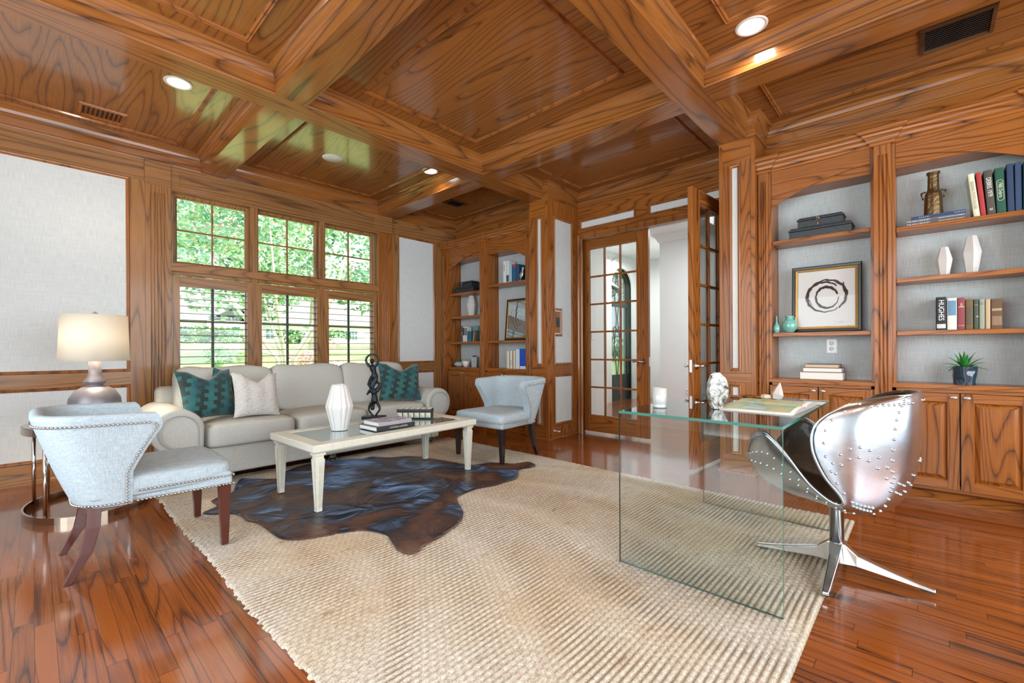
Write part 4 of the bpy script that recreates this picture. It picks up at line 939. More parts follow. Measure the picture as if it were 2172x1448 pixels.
# lower figure, upside down: hands at plinth, head down, torso, hips, legs up
for s_ in (-1, 1):
    limb((s_ * .012, 0, .03, .010), (s_ * .022, -.005, .05, .009), (s_ * .047, -.004, .085, .010), (s_ * .050, 0, .105, .011), (s_ * .040, .002, .135, .013), (s_ * .026, .002, .165, .016))
    limb((s_ * .012, -.012, .034, .008), (s_ * .016, .012, .034, .006))
limb((0, 0, .165, .014), (-.004, -.006, .145, .010), (-.01, -.012, .125, .017), (-.012, -.014, .105, .019), (-.012, -.016, .09, .010))
limb((0, 0, .155, .020), (.002, 0, .18, .033), (.003, 0, .21, .029), (.0, .002, .24, .024), (-.002, 0, .27, .029), (0, 0, .29, .022))
limb((-.014, 0, .275, .024), (-.028, -.01, .305, .018), (-.045, -.012, .275, .013), (-.055, -.012, .255, .010), (-.062, -.02, .245, .008))
limb((-.005, 0, .28, .022), (-.02, -.02, .33, .017), (-.010, -.018, .37, .014), (.005, -.01, .395, .012))
limb((.016, 0, .275, .024), (.040, .012, .315, .020), (.050, .016, .345, .017), (.03, .004, .365, .013), (.012, -.004, .385, .011), (0, -.006, .40, .009))
# upper figure, standing on the feet
limb((-.012, 0, .43, .022), (-.036, .004, .385, .019), (-.050, .004, .345, .016), (-.036, 0, .32, .012), (-.012, -.006, .29, .010), (-.02, -.014, .27, .008))
limb((.014, 0, .43, .023), (.014, -.006, .385, .019), (.0, -.012, .345, .015), (-.012, -.018, .305, .010), (-.022, -.022, .275, .008))
limb((.002, 0, .41, .028), (.004, 0, .435, .030), (-.002, 0, .47, .022), (-.010, 0, .50, .028), (-.014, 0, .525, .031), (-.015, 0, .54, .018))
limb((-.015, 0, .54, .011), (-.016, -.002, .56, .010), (-.018, -.006, .575, .017), (-.018, -.008, .59, .019), (-.018, -.006, .603, .010))
for s_ in (-1, 1):
    limb((-.014 + s_ * .028, 0, .528, .015), (-.016 + s_ * .045, -.004, .556, .012), (-.016 + s_ * .058, -.004, .59, .011), (-.016 + s_ * .046, -.002, .622, .010), (-.016 + s_ * .024, -.002, .643, .009), (-.016 + s_ * .004, -.002, .652, .009))
fg = m.build('acrobat_figures', BZ, st, fix=False)
fg.scale = (1, 1, .90)
rm = fg.modifiers.new('skin', 'REMESH'); rm.mode = 'VOXEL'; rm.voxel_size = .0035; rm.use_smooth_shade = True
sm = fg.modifiers.new('soft', 'SMOOTH'); sm.factor = .5; sm.iterations = 3
flat_book(1.945, 3.058, 3.058, zt, .001, .001, (0, 0, 0), 'x') if 0 else None
def cofbook(x0, x1, y0, y1, z, th, c, top, label, title=None):
    t = thing('coffee_table_book', ((x0 + x1) / 2, y0, z), label, 'book', 'books on the coffee table', rz=.028); L = (x1 - x0) / 2; D = y1 - y0; e = .003
    m = MB(); m.box((-L, 0, 0), (L, D, e)); m.box((-L, 0, th - e), (L, D, th)); m.box((-L, -.001, 0), (L, .004, th)); m.build('cover', col(c, .35), t, bevel=.001)
    MB().box((-L + .006, .004, e), (L - .006, D - .006, th - e)).build('pages', PAGEW, t)
    if top is not None: MB().box((-L + .002, .003, th), (L - .002, D - .002, th + .0006)).build('cover_picture', top, t)
    if title: text(t, title, .019, (.02, -.0016, th / 2), (1, 0, 0), (0, 0, 1), col((.65, .65, .55), .5))
    return t
cofbook(1.775, 2.125, 3.06, 3.32, zt, .034, (.03, .035, .04), None, 'larger dark coffee table book with a lettered spine, bottom of two', 'CHÂTEAU LATOUR')
def coverpic():
    m, nt, N, L, p = mat('photo_book_cover'); tc = N.new('ShaderNodeTexCoord'); n = N.new('ShaderNodeTexNoise'); n.inputs['Scale'].default_value = 14; n.inputs['Detail'].default_value = 4; L.new(tc.outputs['Object'], n.inputs[0])
    L.new(ramp(N, L, n.outputs['Fac'], [(.35, (.25, .10, .16)), (.45, (.60, .48, .52)), (.55, (.35, .42, .55)), (.68, (.75, .72, .74))]), p.inputs['Base Color']); p.inputs['Roughness'].default_value = .25; return m
cofbook(1.80, 2.105, 3.075, 3.30, zt + .0345, .030, (.40, .38, .42), coverpic(), 'pale book with a blossom photo cover, top of two')
bx = thing('studded_box', (2.385, 3.43, zt), 'black box with rows of white pyramid studs behind the books', 'box', rz=-.86)
MB().box((-.155, -.055, 0), (.155, .055, .064)).build('box_body', BLACK, bx, bevel=.002); MB().box((-.157, -.057, .065), (.157, .057, .085)).build('lid', BLACK, bx, bevel=.002)
BON = plain('bone_inlay', (.62, .60, .50), .4)
for k in range(6):
    x = -.13 + .052 * k; m = MB(); r = .022
    m.add([(x - r, -.0555, .032 - r), (x + r, -.0555, .032 - r), (x + r, -.0555, .032 + r), (x - r, -.0555, .032 + r), (x, -.068, .032)], [(0, 1, 4), (1, 2, 4), (2, 3, 4), (3, 0, 4), (0, 3, 2, 1)]); m.build('pyramid_stud', BON, bx)
    m = MB()
    for y in (-.028, .028): m.add([(x - r, y - r, .0855), (x + r, y - r, .0855), (x + r, y + r, .0855), (x - r, y + r, .0855), (x, y, .094)], [(0, 1, 4), (1, 2, 4), (2, 3, 4), (3, 0, 4), (0, 3, 2, 1)])
    m.build('lid_studs', BON, bx)
# ---- side table with lamp
sd = thing('side_table', (.27, 4.41, 0), 'oval chrome framed side table behind the left chair', 'table')
def oval(a, b, n=64): return [(a * math.cos(2 * PI * k / n), b * math.sin(2 * PI * k / n)) for k in range(n)]
BRZM = plain('polished_bronze_ring', (.50, .40, .32), .12, 1)
for z0, z1, nm in ((.0, .045, 'base_ring'), (.555, .60, 'top_ring')):
    m = MB(); m.sweep(oval(.33, .44), [(0, z0), (0, z1), (.012, z1), (.012, z0), (0, z0)], lambda u, v, h: (u, v, h), smooth=False); m.build(nm, BRZM, sd)
m = MB(); m.prism(oval(.322, .432), lambda u, v: (u, v, .590), lambda u, v: (u, v, .603)); m.build('glass_top', plain('mirrored_table_top', (.25, .27, .28), .05, .6), sd)
for a in (PI * .83, PI * .72, -PI * .75, PI * .3, -PI * .3):
    x, y = .312 * math.cos(a), .425 * math.sin(a)
    MB().tube([(x, y, .02), (x, y, .57)], .011, 12).build('tube_leg', CHROME, sd)
lp = thing('table_lamp', (.315, 4.55, .604), 'brushed silver gourd table lamp with a cream drum shade', 'lamp')
LMET = plain('brushed_pewter', (.22, .20, .215), .42, .4)
MB().lathe([(.001, 0), (.07, 0), (.10, .01), (.135, .05), (.152, .10), (.146, .15), (.115, .205), (.07, .235), (.044, .243), (.047, .250), (.064, .266), (.066, .276), (.045, .30), (.037, .33), (.036, .44), (.001, .44)], 48).build('lamp_base', LMET, lp)
def shade_mat():
    m, nt, N, L, p = mat('lamp_shade_linen'); N.remove(p); o = [x for x in N if x.type == 'OUTPUT_MATERIAL'][0]
    d = N.new('ShaderNodeBsdfDiffuse'); d.inputs[0].default_value = (.92, .88, .80, 1); t = N.new('ShaderNodeBsdfTranslucent'); t.inputs[0].default_value = (.95, .90, .80, 1); mx = N.new('ShaderNodeMixShader'); mx.inputs[0].default_value = .55
    L.new(d.outputs[0], mx.inputs[1]); L.new(t.outputs[0], mx.inputs[2]); L.new(mx.outputs[0], o.inputs[0]); return m
SHM = shade_mat()
m = MB(); m.lathe([(.200, .425), (.187, .765)], 64, cap=False); m.build('lamp_shade', SHM, lp, solid=.002)
m = MB(); m.tube([(0, 0, .44), (0, 0, .775)], .004, 8); m.lathe([(.001, .795), (.008, .79), (.016, .780), (.018, .775), (.006, .768), (.001, .768)], 8, smooth=False)
for a in range(3): m.tube([(0, 0, .755), (.187 * math.cos(a * 2.09), .187 * math.sin(a * 2.09), .755)], .0025, 6)
m.build('harp_and_finial', plain('clear_finial', (.75, .72, .68), .08, .6), lp)
BULB = plain('lit_bulb', (1, 1, 1), .5, emit=(1, .80, .52), es=14)
MB().lathe([(.001, 0), (.012, .005), (.028, .05), (.024, .075), (.001, .09)], 16, c=(0, 0, .56)).build('bulb', BULB, lp)
b_ = light('table_lamp_light', 'POINT', (.315, 4.55, 1.20), 48, (1, .86, .66)); b_.data.shadow_soft_size = .05
# ---- jute rug and cowhide
def rugmat():
    m, nt, N, L, p = mat('jute_rug'); tc = N.new('ShaderNodeTexCoord')
    n = N.new('ShaderNodeTexNoise'); n.inputs['Scale'].default_value = 1.3; n.inputs['Detail'].default_value = 3; L.new(tc.outputs['Object'], n.inputs[0])
    mp = N.new('ShaderNodeMapping'); mp.inputs['Scale'].default_value = (9, 30, 1); L.new(tc.outputs['Object'], mp.inputs[0])
    n2 = N.new('ShaderNodeTexNoise'); n2.inputs['Scale'].default_value = 1; n2.inputs['Detail'].default_value = 4; L.new(mp.outputs[0], n2.inputs[0])
    n4 = N.new('ShaderNodeTexNoise'); n4.inputs['Scale'].default_value = 240; n4.inputs['Detail'].default_value = 2; L.new(tc.outputs['Object'], n4.inputs[0])
    a = ramp(N, L, n.outputs['Fac'], [(.40, (.76, .73, .67)), (.64, (.70, .60, .46))])
    b = ramp(N, L, n2.outputs['Fac'], [(.22, (.42, .24, .10)), (.36, (.9, .85, .78)), (.7, (1.05, 1.03, 1.0))])
    mx = N.new('ShaderNodeMix'); mx.data_type = 'RGBA'; mx.blend_type = 'MULTIPLY'; mx.inputs[0].default_value = .85; L.new(a, mx.inputs[6]); L.new(b, mx.inputs[7])
    m3 = N.new('ShaderNodeMix'); m3.data_type = 'RGBA'; m3.blend_type = 'MULTIPLY'; m3.inputs[0].default_value = 1; L.new(mx.outputs[2], m3.inputs[6]); L.new(ramp(N, L, n4.outputs['Fac'], [(.3, (.62,) * 3), (.65, (1.15,) * 3)]), m3.inputs[7])
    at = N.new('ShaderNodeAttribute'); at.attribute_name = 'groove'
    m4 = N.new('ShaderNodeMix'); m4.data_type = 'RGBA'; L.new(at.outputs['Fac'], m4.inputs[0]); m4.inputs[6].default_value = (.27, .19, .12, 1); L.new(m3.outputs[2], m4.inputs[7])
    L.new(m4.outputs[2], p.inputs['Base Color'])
    bp = N.new('ShaderNodeBump'); bp.inputs['Strength'].default_value = .8; bp.inputs['Distance'].default_value = .004; L.new(n4.outputs['Fac'], bp.inputs['Height']); L.new(bp.outputs[0], p.inputs['Normal'])
    p.inputs['Roughness'].default_value = .95; p.inputs['Specular IOR Level'].default_value = .1; return m
rx0, rx1, ry0, ry1 = .62, 3.53, .33, 4.40
NU, NV = 300, 480; pit = .0255
m = MB(); gr = []
rr = random.Random(3); kn = [rr.uniform(.62, 1.12) for _ in range(4001)]; en = [rr.uniform(-.008, .010) for _ in range(800)]; ph = [rr.uniform(0, .012) for _ in range(800)]
for j in range(NV + 1):
    for i in range(NU + 1):
        u, v = i / NU, j / NV; y = ry0 + (ry1 - ry0) * v; row = int(y / pit)
        yb = ry1 + .06 - .10 * (u) ** 1.0
        y = ry0 + (yb - ry0) * v; row = int(y / pit)
        x = rx0 + (rx1 - rx0) * u + (en[row] if i in (0, NU) else 0) + .006 * math.sin(y * 5)
        y += .002 * math.sin(x * 11 + 3 * math.sin(y * 2.3)) if 0 < j < NV else 0
        k = (y / pit) % 1; br = .5 + .5 * math.cos(2 * PI * ((x + ph[row]) / .036 + (.5 if row % 2 else 0)))
        hgt = max(0, math.sin(PI * k)) ** .55; z = .006 + .0075 * hgt * (.60 + .40 * br) * kn[(row * 131 + int((x + ph[row]) / .036 + (.5 if row % 2 else 0))) % 4001] ; edge = i in (0, NU) or j in (0, NV)
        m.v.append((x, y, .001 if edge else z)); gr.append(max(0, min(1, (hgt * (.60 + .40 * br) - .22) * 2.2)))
m.f = [[j * (NU + 1) + i, j * (NU + 1) + i + 1, (j + 1) * (NU + 1) + i + 1, (j + 1) * (NU + 1) + i] for j in range(NV) for i in range(NU)]; m.mi = [0] * len(m.f); m.sm = [True] * len(m.f)
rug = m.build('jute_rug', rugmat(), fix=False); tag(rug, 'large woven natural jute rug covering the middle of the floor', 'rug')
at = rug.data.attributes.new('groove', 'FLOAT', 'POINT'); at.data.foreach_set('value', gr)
HP = [(430,1089),(460,1073),(448,1063),(463,1054),(493,1044),(500,1028),(510,1016),(520,1014),(547,1019),(583,1016),(600,1004),(613,996),(650,985),(690,978),(730,974),(770,972),(790,968),(830,970),(860,967),(894,969),(930,975),(980,983),(1000,986),(1030,981),(1057,981),(1090,983),(1120,979),(1136,986),(1124,991),(1100,996),(1096,1013),(1051,1028),(1011,1036),(974,1051),(970,1062),(976,1073),(983,1089),(974,1109),(957,1122),(937,1136),(901,1156),(884,1171),(870,1175),(857,1173),(844,1166),(837,1158),(827,1143),(817,1133),(774,1124),(724,1129),(680,1137),(633,1144),(600,1143),(580,1133),(567,1123),(547,1109),(523,1104),(515,1096),(493,1089)]
def floorpt(px_, py_, z):
    c_, s_ = math.cos(-.00477), math.sin(-.00477); dx, dy = px_ - 1086, py_ - 740.77; u = (dx * c_ + dy * s_) / 944.04; w_ = -(-dx * s_ + dy * c_) / 944.04
    F_ = (math.cos(YAW), math.sin(YAW)); R_ = (math.sin(YAW), -math.cos(YAW)); k = (z - 1.1) / w_; return (k * (F_[0] + u * R_[0]), k * (F_[1] + u * R_[1]))
hp = [Vector(floorpt(a, b, .018)) for a, b in HP]
cen = Vector((1.95, 3.22)); dense = []
for i in range(len(hp)):
    p0, p1, p2, p3 = hp[i - 1], hp[i], hp[(i + 1) % len(hp)], hp[(i + 2) % len(hp)]
    for k in range(3):
        t_ = k / 3; dense.append(.5 * ((2 * p1) + (-p0 + p2) * t_ + (2 * p0 - 5 * p1 + 4 * p2 - p3) * t_ * t_ + (-p0 + 3 * p1 - 3 * p2 + p3) * t_ ** 3))
m = MB(); nr = 26; nd = len(dense)
def hz(p, q): return .0175 + .0035 * (1 - q ** 6) + .0022 * math.sin(p.x * 9 + math.sin(p.y * 7) * 2) * (1 - q ** 4) + .0015 * math.sin(p.y * 17 + p.x * 5) * (1 - q ** 4)
for r_ in range(nr + 1):
    q = r_ / nr
    for d in dense: p = cen + (d - cen) * q; m.v.append((p.x, p.y, hz(p, q)))
m.f = [[r_ * nd + i, r_ * nd + (i + 1) % nd, (r_ + 1) * nd + (i + 1) % nd, (r_ + 1) * nd + i] for r_ in range(nr) for i in range(nd)]; m.mi = [0] * len(m.f); m.sm = [True] * len(m.f)
def hidemat():
    m, nt, N, L, p = mat('dark_cowhide'); tc = N.new('ShaderNodeTexCoord'); n = N.new('ShaderNodeTexNoise'); n.inputs['Scale'].default_value = 2.3; n.inputs['Detail'].default_value = 5; n.inputs['Distortion'].default_value = .8; L.new(tc.outputs['Object'], n.inputs[0])
    L.new(ramp(N, L, n.outputs['Fac'], [(.36, (.006, .006, .008)), (.48, (.018, .014, .016)), (.56, (.075, .034, .024)), (.68, (.14, .075, .05))]), p.inputs['Base Color']); L.new(ramp(N, L, n.outputs['Fac'], [(.38, (.75,) * 3), (.50, (.06,) * 3), (.6, (.0,) * 3)]), p.inputs['Sheen Weight'])
    mp = N.new('ShaderNodeMapping'); mp.inputs['Scale'].default_value = (18, 60, 20); mp.inputs['Rotation'].default_value = (0, 0, .5); L.new(tc.outputs['Object'], mp.inputs[0]); n2 = N.new('ShaderNodeTexNoise'); n2.inputs['Scale'].default_value = 1; n2.inputs['Detail'].default_value = 4; n2.inputs['Distortion'].default_value = 1; L.new(mp.outputs[0], n2.inputs[0])
    b = N.new('ShaderNodeBump'); b.inputs['Strength'].default_value = .3; b.inputs['Distance'].default_value = .002; L.new(n2.outputs['Fac'], b.inputs['Height'])
    n5 = N.new('ShaderNodeTexNoise'); n5.inputs['Scale'].default_value = 3.5; n5.inputs['Detail'].default_value = 3; n5.inputs['Distortion'].default_value = 1.2; L.new(tc.outputs['Object'], n5.inputs[0]); b2 = N.new('ShaderNodeBump'); b2.inputs['Strength'].default_value = .9; b2.inputs['Distance'].default_value = .035; L.new(n5.outputs['Fac'], b2.inputs['Height']); L.new(b.outputs[0], b2.inputs['Normal']); L.new(b2.outputs[0], p.inputs['Normal'])
    p.inputs['Roughness'].default_value = .30; p.inputs['Sheen Weight'].default_value = .26; p.inputs['Sheen Roughness'].default_value = .3; p.inputs['Sheen Tint'].default_value = (.4, .6, 1, 1); p.inputs['Specular IOR Level'].default_value = .45; return m  # blue tint paints in sky gloss; patchy sheen follows the fur nap
hd = m.build('cowhide', hidemat(), fix=False, solid=.003); tag(hd, 'dark brindled cowhide under the coffee table, lying on the jute rug', 'rug')
# ---- glass desk
DG = clear('desk_glass', (.945, .98, .965), 1.5, 1.5); DE = plain('green_glass_edge', (.02, .15, .11), .35)
dk = thing('glass_desk', (2.63, .785, 0), 'clear waterfall glass desk in front of the metal chair', 'desk')
dx0, dx1, dy0, dy1, dz = 2.037 - 2.63, 3.222 - 2.63, -.365, .365, .785
def pane(name, a, b, thin):
    m = MB().box(a, b)
    big = {0: (3, 5), 1: (2, 4), 2: (0, 1)}[thin]
    m.mi = [0 if k in big else 1 for k in range(6)]
    return m.build(name, [DG, DE], dk, fix=True)
pane('glass_top', (dx0, dy0, dz - .013), (dx1, dy1, dz), 2)
for x0, x1 in ((dx0, dx0 + .012), (dx1 - .012, dx1)): pane('glass_side', (x0, dy0, .0155 if x0 < 0 else .0155), (x1, dy1, dz - .0132), 0)
zt = dz + .0006
c = thing('candle', (2.285, 1.045, zt), 'white candle in a frosted glass on the desk', 'candle')
MB().lathe([(.001, 0), (.034, 0), (.036, .004), (.036, .012), (.033, .016), (.037, .022), (.038, .105), (.0365, .105), (.0355, .07), (.001, .07)], 32).build('glass_cup', plain('frosted_white_glass', (.80, .82, .80), .2, coat=.5, trans=.35), c)
MB().lathe([(.001, 0), (.0345, 0), (.0345, .05), (.001, .05)], 32, c=(0, 0, .022)).build('wax', plain('white_wax', (.85, .84, .80), .6), c)
def geodemat():
    m, nt, N, L, p = mat('grey_geode'); tc = N.new('ShaderNodeTexCoord'); n = N.new('ShaderNodeTexNoise'); n.inputs['Scale'].default_value = 18; n.inputs['Detail'].default_value = 5; n.inputs['Distortion'].default_value = 2; L.new(tc.outputs['Object'], n.inputs[0])
    L.new(ramp(N, L, n.outputs['Fac'], [(.36, (.05, .045, .035)), (.46, (.30, .28, .24)), (.56, (.62, .62, .58)), (.66, (.30, .33, .30))]), p.inputs['Base Color']); p.inputs['Roughness'].default_value = .2; p.inputs['Coat Weight'].default_value = .7; return m
g = thing('geode_slice', (2.42, .795, zt), 'upright oval grey stone slice standing on the glass desk', 'stone', rz=-.62)
rr = random.Random(5); op = []
for k in range(40):
    a = 2 * PI * k / 40 - PI / 2; q = 1 + .05 * math.sin(3 * a + 1) + .03 * rr.uniform(-1, 1); op.append((.055 * q * math.cos(a), max(0, .095 + .098 * q * math.sin(a))))
MB().prism(op, lambda u, v: (u, -.016, v), lambda u, v: (u * .93, .016, v * .97)).build('stone', geodemat(), g, bevel=.003)
def mapmat():
    m, nt, N, L, p = mat('printed_map'); tc = N.new('ShaderNodeTexCoord'); n = N.new('ShaderNodeTexNoise'); n.inputs['Scale'].default_value = 7; n.inputs['Detail'].default_value = 8; n.inputs['Distortion'].default_value = .6; L.new(tc.outputs['Object'], n.inputs[0])
    a = ramp(N, L, n.outputs['Fac'], [(.36, (.45, .62, .78)), (.41, (.42, .60, .74)), (.43, (.30, .48, .30)), (.52, (.40, .56, .38)), (.62, (.60, .52, .34))]); L.new(a, p.inputs['Base Color']); p.inputs['Roughness'].default_value = .3; return m
at_ = thing('open_atlas', (2.395, .615, zt), 'open atlas showing a green and blue map on the desk', 'book', rz=-.03)
m = MB()
def pg(u, v): x = .52 * u; return (x, -.165 + .33 * v, .004 + .016 * (1 - abs(2 * u - 1) ** 3) * (.6 + .4 * abs(math.sin(PI * u * 2))) - .010 * math.exp(-((u - .5) / .03) ** 2) + .012 * u)
m.grid(pg, 40, 4); top = m.build('map_page', PAGEW, at_, solid=.001)
m = MB(); m.grid(lambda u, v: (lambda q: (q[0], q[1], q[2] + .0012))(pg(.06 + .88 * u, .06 + .88 * v)), 40, 4); m.build('printed_map', mapmat(), at_, fix=False)
m = MB()
def blk(u, v):
    P = [(.0, 0), (0, 1), (1, 1), (1, 0)]
    return P
vs = []; n_ = 24
for i in range(n_ + 1):
    q = pg(i / n_, 0); vs += [(q[0], -.163, 0), (q[0], -.163, q[2] - .001), (q[0], .163, q[2] - .001), (q[0], .163, 0)]
m.add(vs, [(4 * i + k, 4 * i + (k + 1) % 4, 4 * i + 4 + (k + 1) % 4, 4 * i + 4 + k) for i in range(n_) for k in range(4)] + [(0, 1, 2, 3), tuple(4 * n_ + k for k in (3, 2, 1, 0))]); m.build('page_block', PAGEW, at_)
d_ = thing('gold_dish', (3.09, .80, zt), 'round shallow gold dish behind the open atlas', 'dish')
MB().lathe([(.001, 0), (.05, 0), (.075, .012), (.078, .014), (.072, .013), (.05, .004), (.001, .004)], 36).build('dish', plain('gold', (.75, .48, .14), .2, 1), d_)
cr = thing('crystal_point', (3.12, .675, zt), 'pointed clear crystal with a cream base beyond the atlas', 'crystal', rz=.5)
m = MB(); m.lathe([(.028, 0), (.034, .03), (.022, .06), (.001, .105)], 6, M=Matrix.Rotation(.2, 4, 'X'), smooth=False); m.v = [(a, b, max(0, c_)) for a, b, c_ in m.v]; m.build('crystal', plain('milky_quartz', (.70, .66, .60), .1, coat=1), cr)
MB().lathe([(.02, 0), (.03, .01), (.024, .028), (.001, .032)], 7, c=(-.015, .065, 0), smooth=False).build('small_crystal', plain('yellow_crystal', (.72, .62, .42), .3, coat=.5), cr)
# ---- riveted metal swivel chair
ALU = plain('polished_aluminium', (.60, .69, .78), .13, 1, bump=(9, .10)); ALU.node_tree.nodes['Principled BSDF'].inputs['Roughness'].default_value = .24
LEA = plain('dark_brown_leather', (.055, .040, .030), .38, coat=.2, bump=(120, .3))
sw = thing('swivel_chair', (2.70, .325, 0), 'riveted polished aluminium swivel chair with a dark leather inside', 'chair', rz=-.10)
def spl(P, t):
    n = len(P) - 1; q = min(n - 1e-9, max(0, t) * n); i = int(q); f = q - i
    p0, p1, p2, p3 = P[max(0, i - 1)], P[i], P[i + 1], P[min(n, i + 2)]
    return [.5 * (2 * b + (-a + c_) * f + (2 * a - 5 * b + 4 * c_ - d) * f * f + (-a + 3 * b - 3 * c_ + d) * f ** 3) for a, b, c_, d in zip(p0, p1, p2, p3)]
# keys: y, z of the spine line; half width; edge lift direction (ny,nz); lift
KEY = [( .345, .500, .225, -.20,  .98, .075), (.300, .415, .290, -.08, 1.0, .255), (.195, .362, .322, .05, 1.0, .350), (.080, .350, .325, .15, 1.0, .265), (-.03, .350, .318, .35, .94, .135),
       (-.145, .352, .320, .70, .72, .100), (-.235, .400, .325, .93, .36, .165), (-.285, .510, .342, 1.0, .10, .265), (-.303, .650, .354, 1.0, .03, .330), (-.310, .785, .340, 1.0, -.05, .320), (-.310, .872, .280, .95, -.10, .215), (-.305, .898, .17, .9, -.1, .08)]
def shell(u, v, off=0.0):
    y, z, w_, ny, nz, lf = spl(KEY, v); a = 2 * u - 1; L_ = math.hypot(ny, nz); ny, nz = ny / L_, nz / L_
    s_ = math.sin(a * PI / 2 * .97); cc = 1 - math.cos(a * PI / 2 * .97); e = abs(s_) ** .85 * (1 if a > 0 else -1)
    return (w_ * e - off * s_, y + ny * (lf * cc + off * abs(math.cos(a * 1.4))), z + nz * (lf * cc + off * abs(math.cos(a * 1.4))))
m = MB(); m.grid(lambda u, v: shell(u, v), 56, 90); o = m.build('metal_shell', ALU, sw, fix=False); md = o.modifiers.new('thickness', 'SOLIDIFY'); md.thickness = .008; md.offset = 0
m = MB(); m.grid(lambda u, v: shell(.012 + .976 * u, .012 + .976 * v, .016), 48, 80); o = m.build('leather_lining', LEA, sw, fix=False); md = o.modifiers.new('thickness', 'SOLIDIFY'); md.thickness = .014; md.offset = 0
rim = [shell(0, k / 70) for k in range(71)] + [shell(k / 14, 1) for k in range(1, 14)] + [shell(1, 1 - k / 70) for k in range(71)] + [shell(1 - k / 14, 0) for k in range(1, 14)]
MB().tube(rim, .0065, 8, closed=True).build('rolled_rim', ALU, sw)
s = MB(); s.grid(lambda u, v: (.0065 * math.cos(2 * PI * u) * math.cos(PI * v - PI / 2), .0065 * math.sin(2 * PI * u) * math.cos(PI * v - PI / 2), .0065 * math.sin(PI * v - PI / 2)), 8, 6, wrapu=True)
RV = []
for k in range(14): RV += [(.10, .06 + .030 * k), (.17, .075 + .03 * k)] if k % 1 == 0 else []
for k in range(16): RV.append((.30, .50 + .03 * k))
for k in range(12): RV += [(.06 + .035 * k, .66 + .055 * math.sin(k * .52)), (.065 + .035 * k, .69 + .055 * math.sin(k * .52))]
for k in range(9): RV += [(.045, .58 + .042 * k), (.13 + .03 * k, .90)]
for k in range(13): RV += [(.08 + .028 * k, .545), (.09 + .028 * k, .52)]
RV = RV[:98]; r0 = s.build('rivet', ALU, sw); r0.location = shell(*RV[0], -.005)
for u, v in RV[1:]:
    c_ = r0.copy(); C.objects.link(c_); c_.parent = sw; c_.location = shell(u, v, -.005)
rest = MB()
for i in range(15):
    for vv in (.52, .69, .90): p = shell(.52 + .030 * i, vv, -.005); rest.add([(a[0] + p[0], a[1] + p[1], a[2] + p[2]) for a in s.v], s.f, 0, True)
o = rest.build('far_side_rivets', ALU, sw); o['kind'] = 'stuff'
MB().lathe([(.001, .07), (.030, .07), (.030, .34), (.055, .352), (.001, .352)], 28).build('column', plain('brushed_column', (.66, .66, .66), .22, 1), sw)
STAR = plain('cast_aluminium', (.72, .74, .76), .18, 1)
for k in range(4):
    M = Matrix.Rotation(k * PI / 2 + .10, 4, 'Z'); m = MB(); secs = [(.0, .034, .055, .15), (.035, .032, .050, .145), (.08, .026, .052, .105), (.18, .021, .040, .075), (.30, .017, .026, .046), (.355, .014, .020, .036)]
    vs = []
    for x, hw, z0, z1 in secs: vs += [(x, -hw, z0), (x, hw, z0), (x, hw * .8, z1), (x, -hw * .8, z1)]
    m.add(vs, [(4 * i + q, 4 * i + (q + 1) % 4, 4 * i + 4 + (q + 1) % 4, 4 * i + 4 + q) for i in range(len(secs) - 1) for q in range(4)] + [(0, 1, 2, 3), tuple(4 * (len(secs) - 1) + q for q in (3, 2, 1, 0))], M=M)
    a_ = m.build('star_leg', STAR, sw, bevel=.004)
    MB().box((.305, -.013, .0165 if k != 99 else 0), (.352, .013, .024), M=M).build('glide', BLACK, a_)
# ---- ceiling and wall fittings
LED = plain('lit_downlight', (1, 1, 1), .5, emit=(1, .93, .82), es=9)
RING = plain('downlight_trim', (.72, .68, .62), .35)
def downlight(x, y, label, z=ZC, warm=(1, .82, .60), pw=22):
    t = thing('recessed_light', (x, y, z), label, 'ceiling light', 'recessed ceiling lights')
    MB().lathe([(.070, -.0005), (.072, -.004), (.088, -.006), (.092, -.001), (.092, .0)], 40, cap=False).build('trim_ring', RING, t)
    MB().lathe([(.001, -.002), (.070, -.002)], 40, cap=False).build('lamp_lens', LED, t)
    l = light('downlight', 'SPOT', (x, y, z - .03), pw, warm, aim=(0, 0, -1)); l.data.spot_size = 2.4; l.data.spot_blend = .8; l.data.shadow_soft_size = .06
downlight(.75, 4.10, 'lit round ceiling light near the window, left of the green reflections'); downlight(3.05, 4.075, 'lit round ceiling light beside the beam above the sofa right end'); downlight(3.06, .79, 'lit round ceiling light in the coffer at the top right', pw=60)
for x, y, lb in ((.3, -.6, 'left of the camera'), (.3, .6, 'right above the camera'), (3.9, -1.6, 'behind the right vent'), (1.4, -1.8, 'near the rear windows')): downlight(x, y, 'unseen round ceiling light added for fill, ' + lb, pw=40)  # unseen downlights added to fill the room around the camera
t = thing('ceiling_speaker', (2.14, 4.54, ZC), 'flat white round speaker in the green-tinted ceiling panel', 'speaker'); MB().lathe([(.001, -.003), (.098, -.003), (.102, 0)], 44).build('speaker_grille', WHITEP, t)
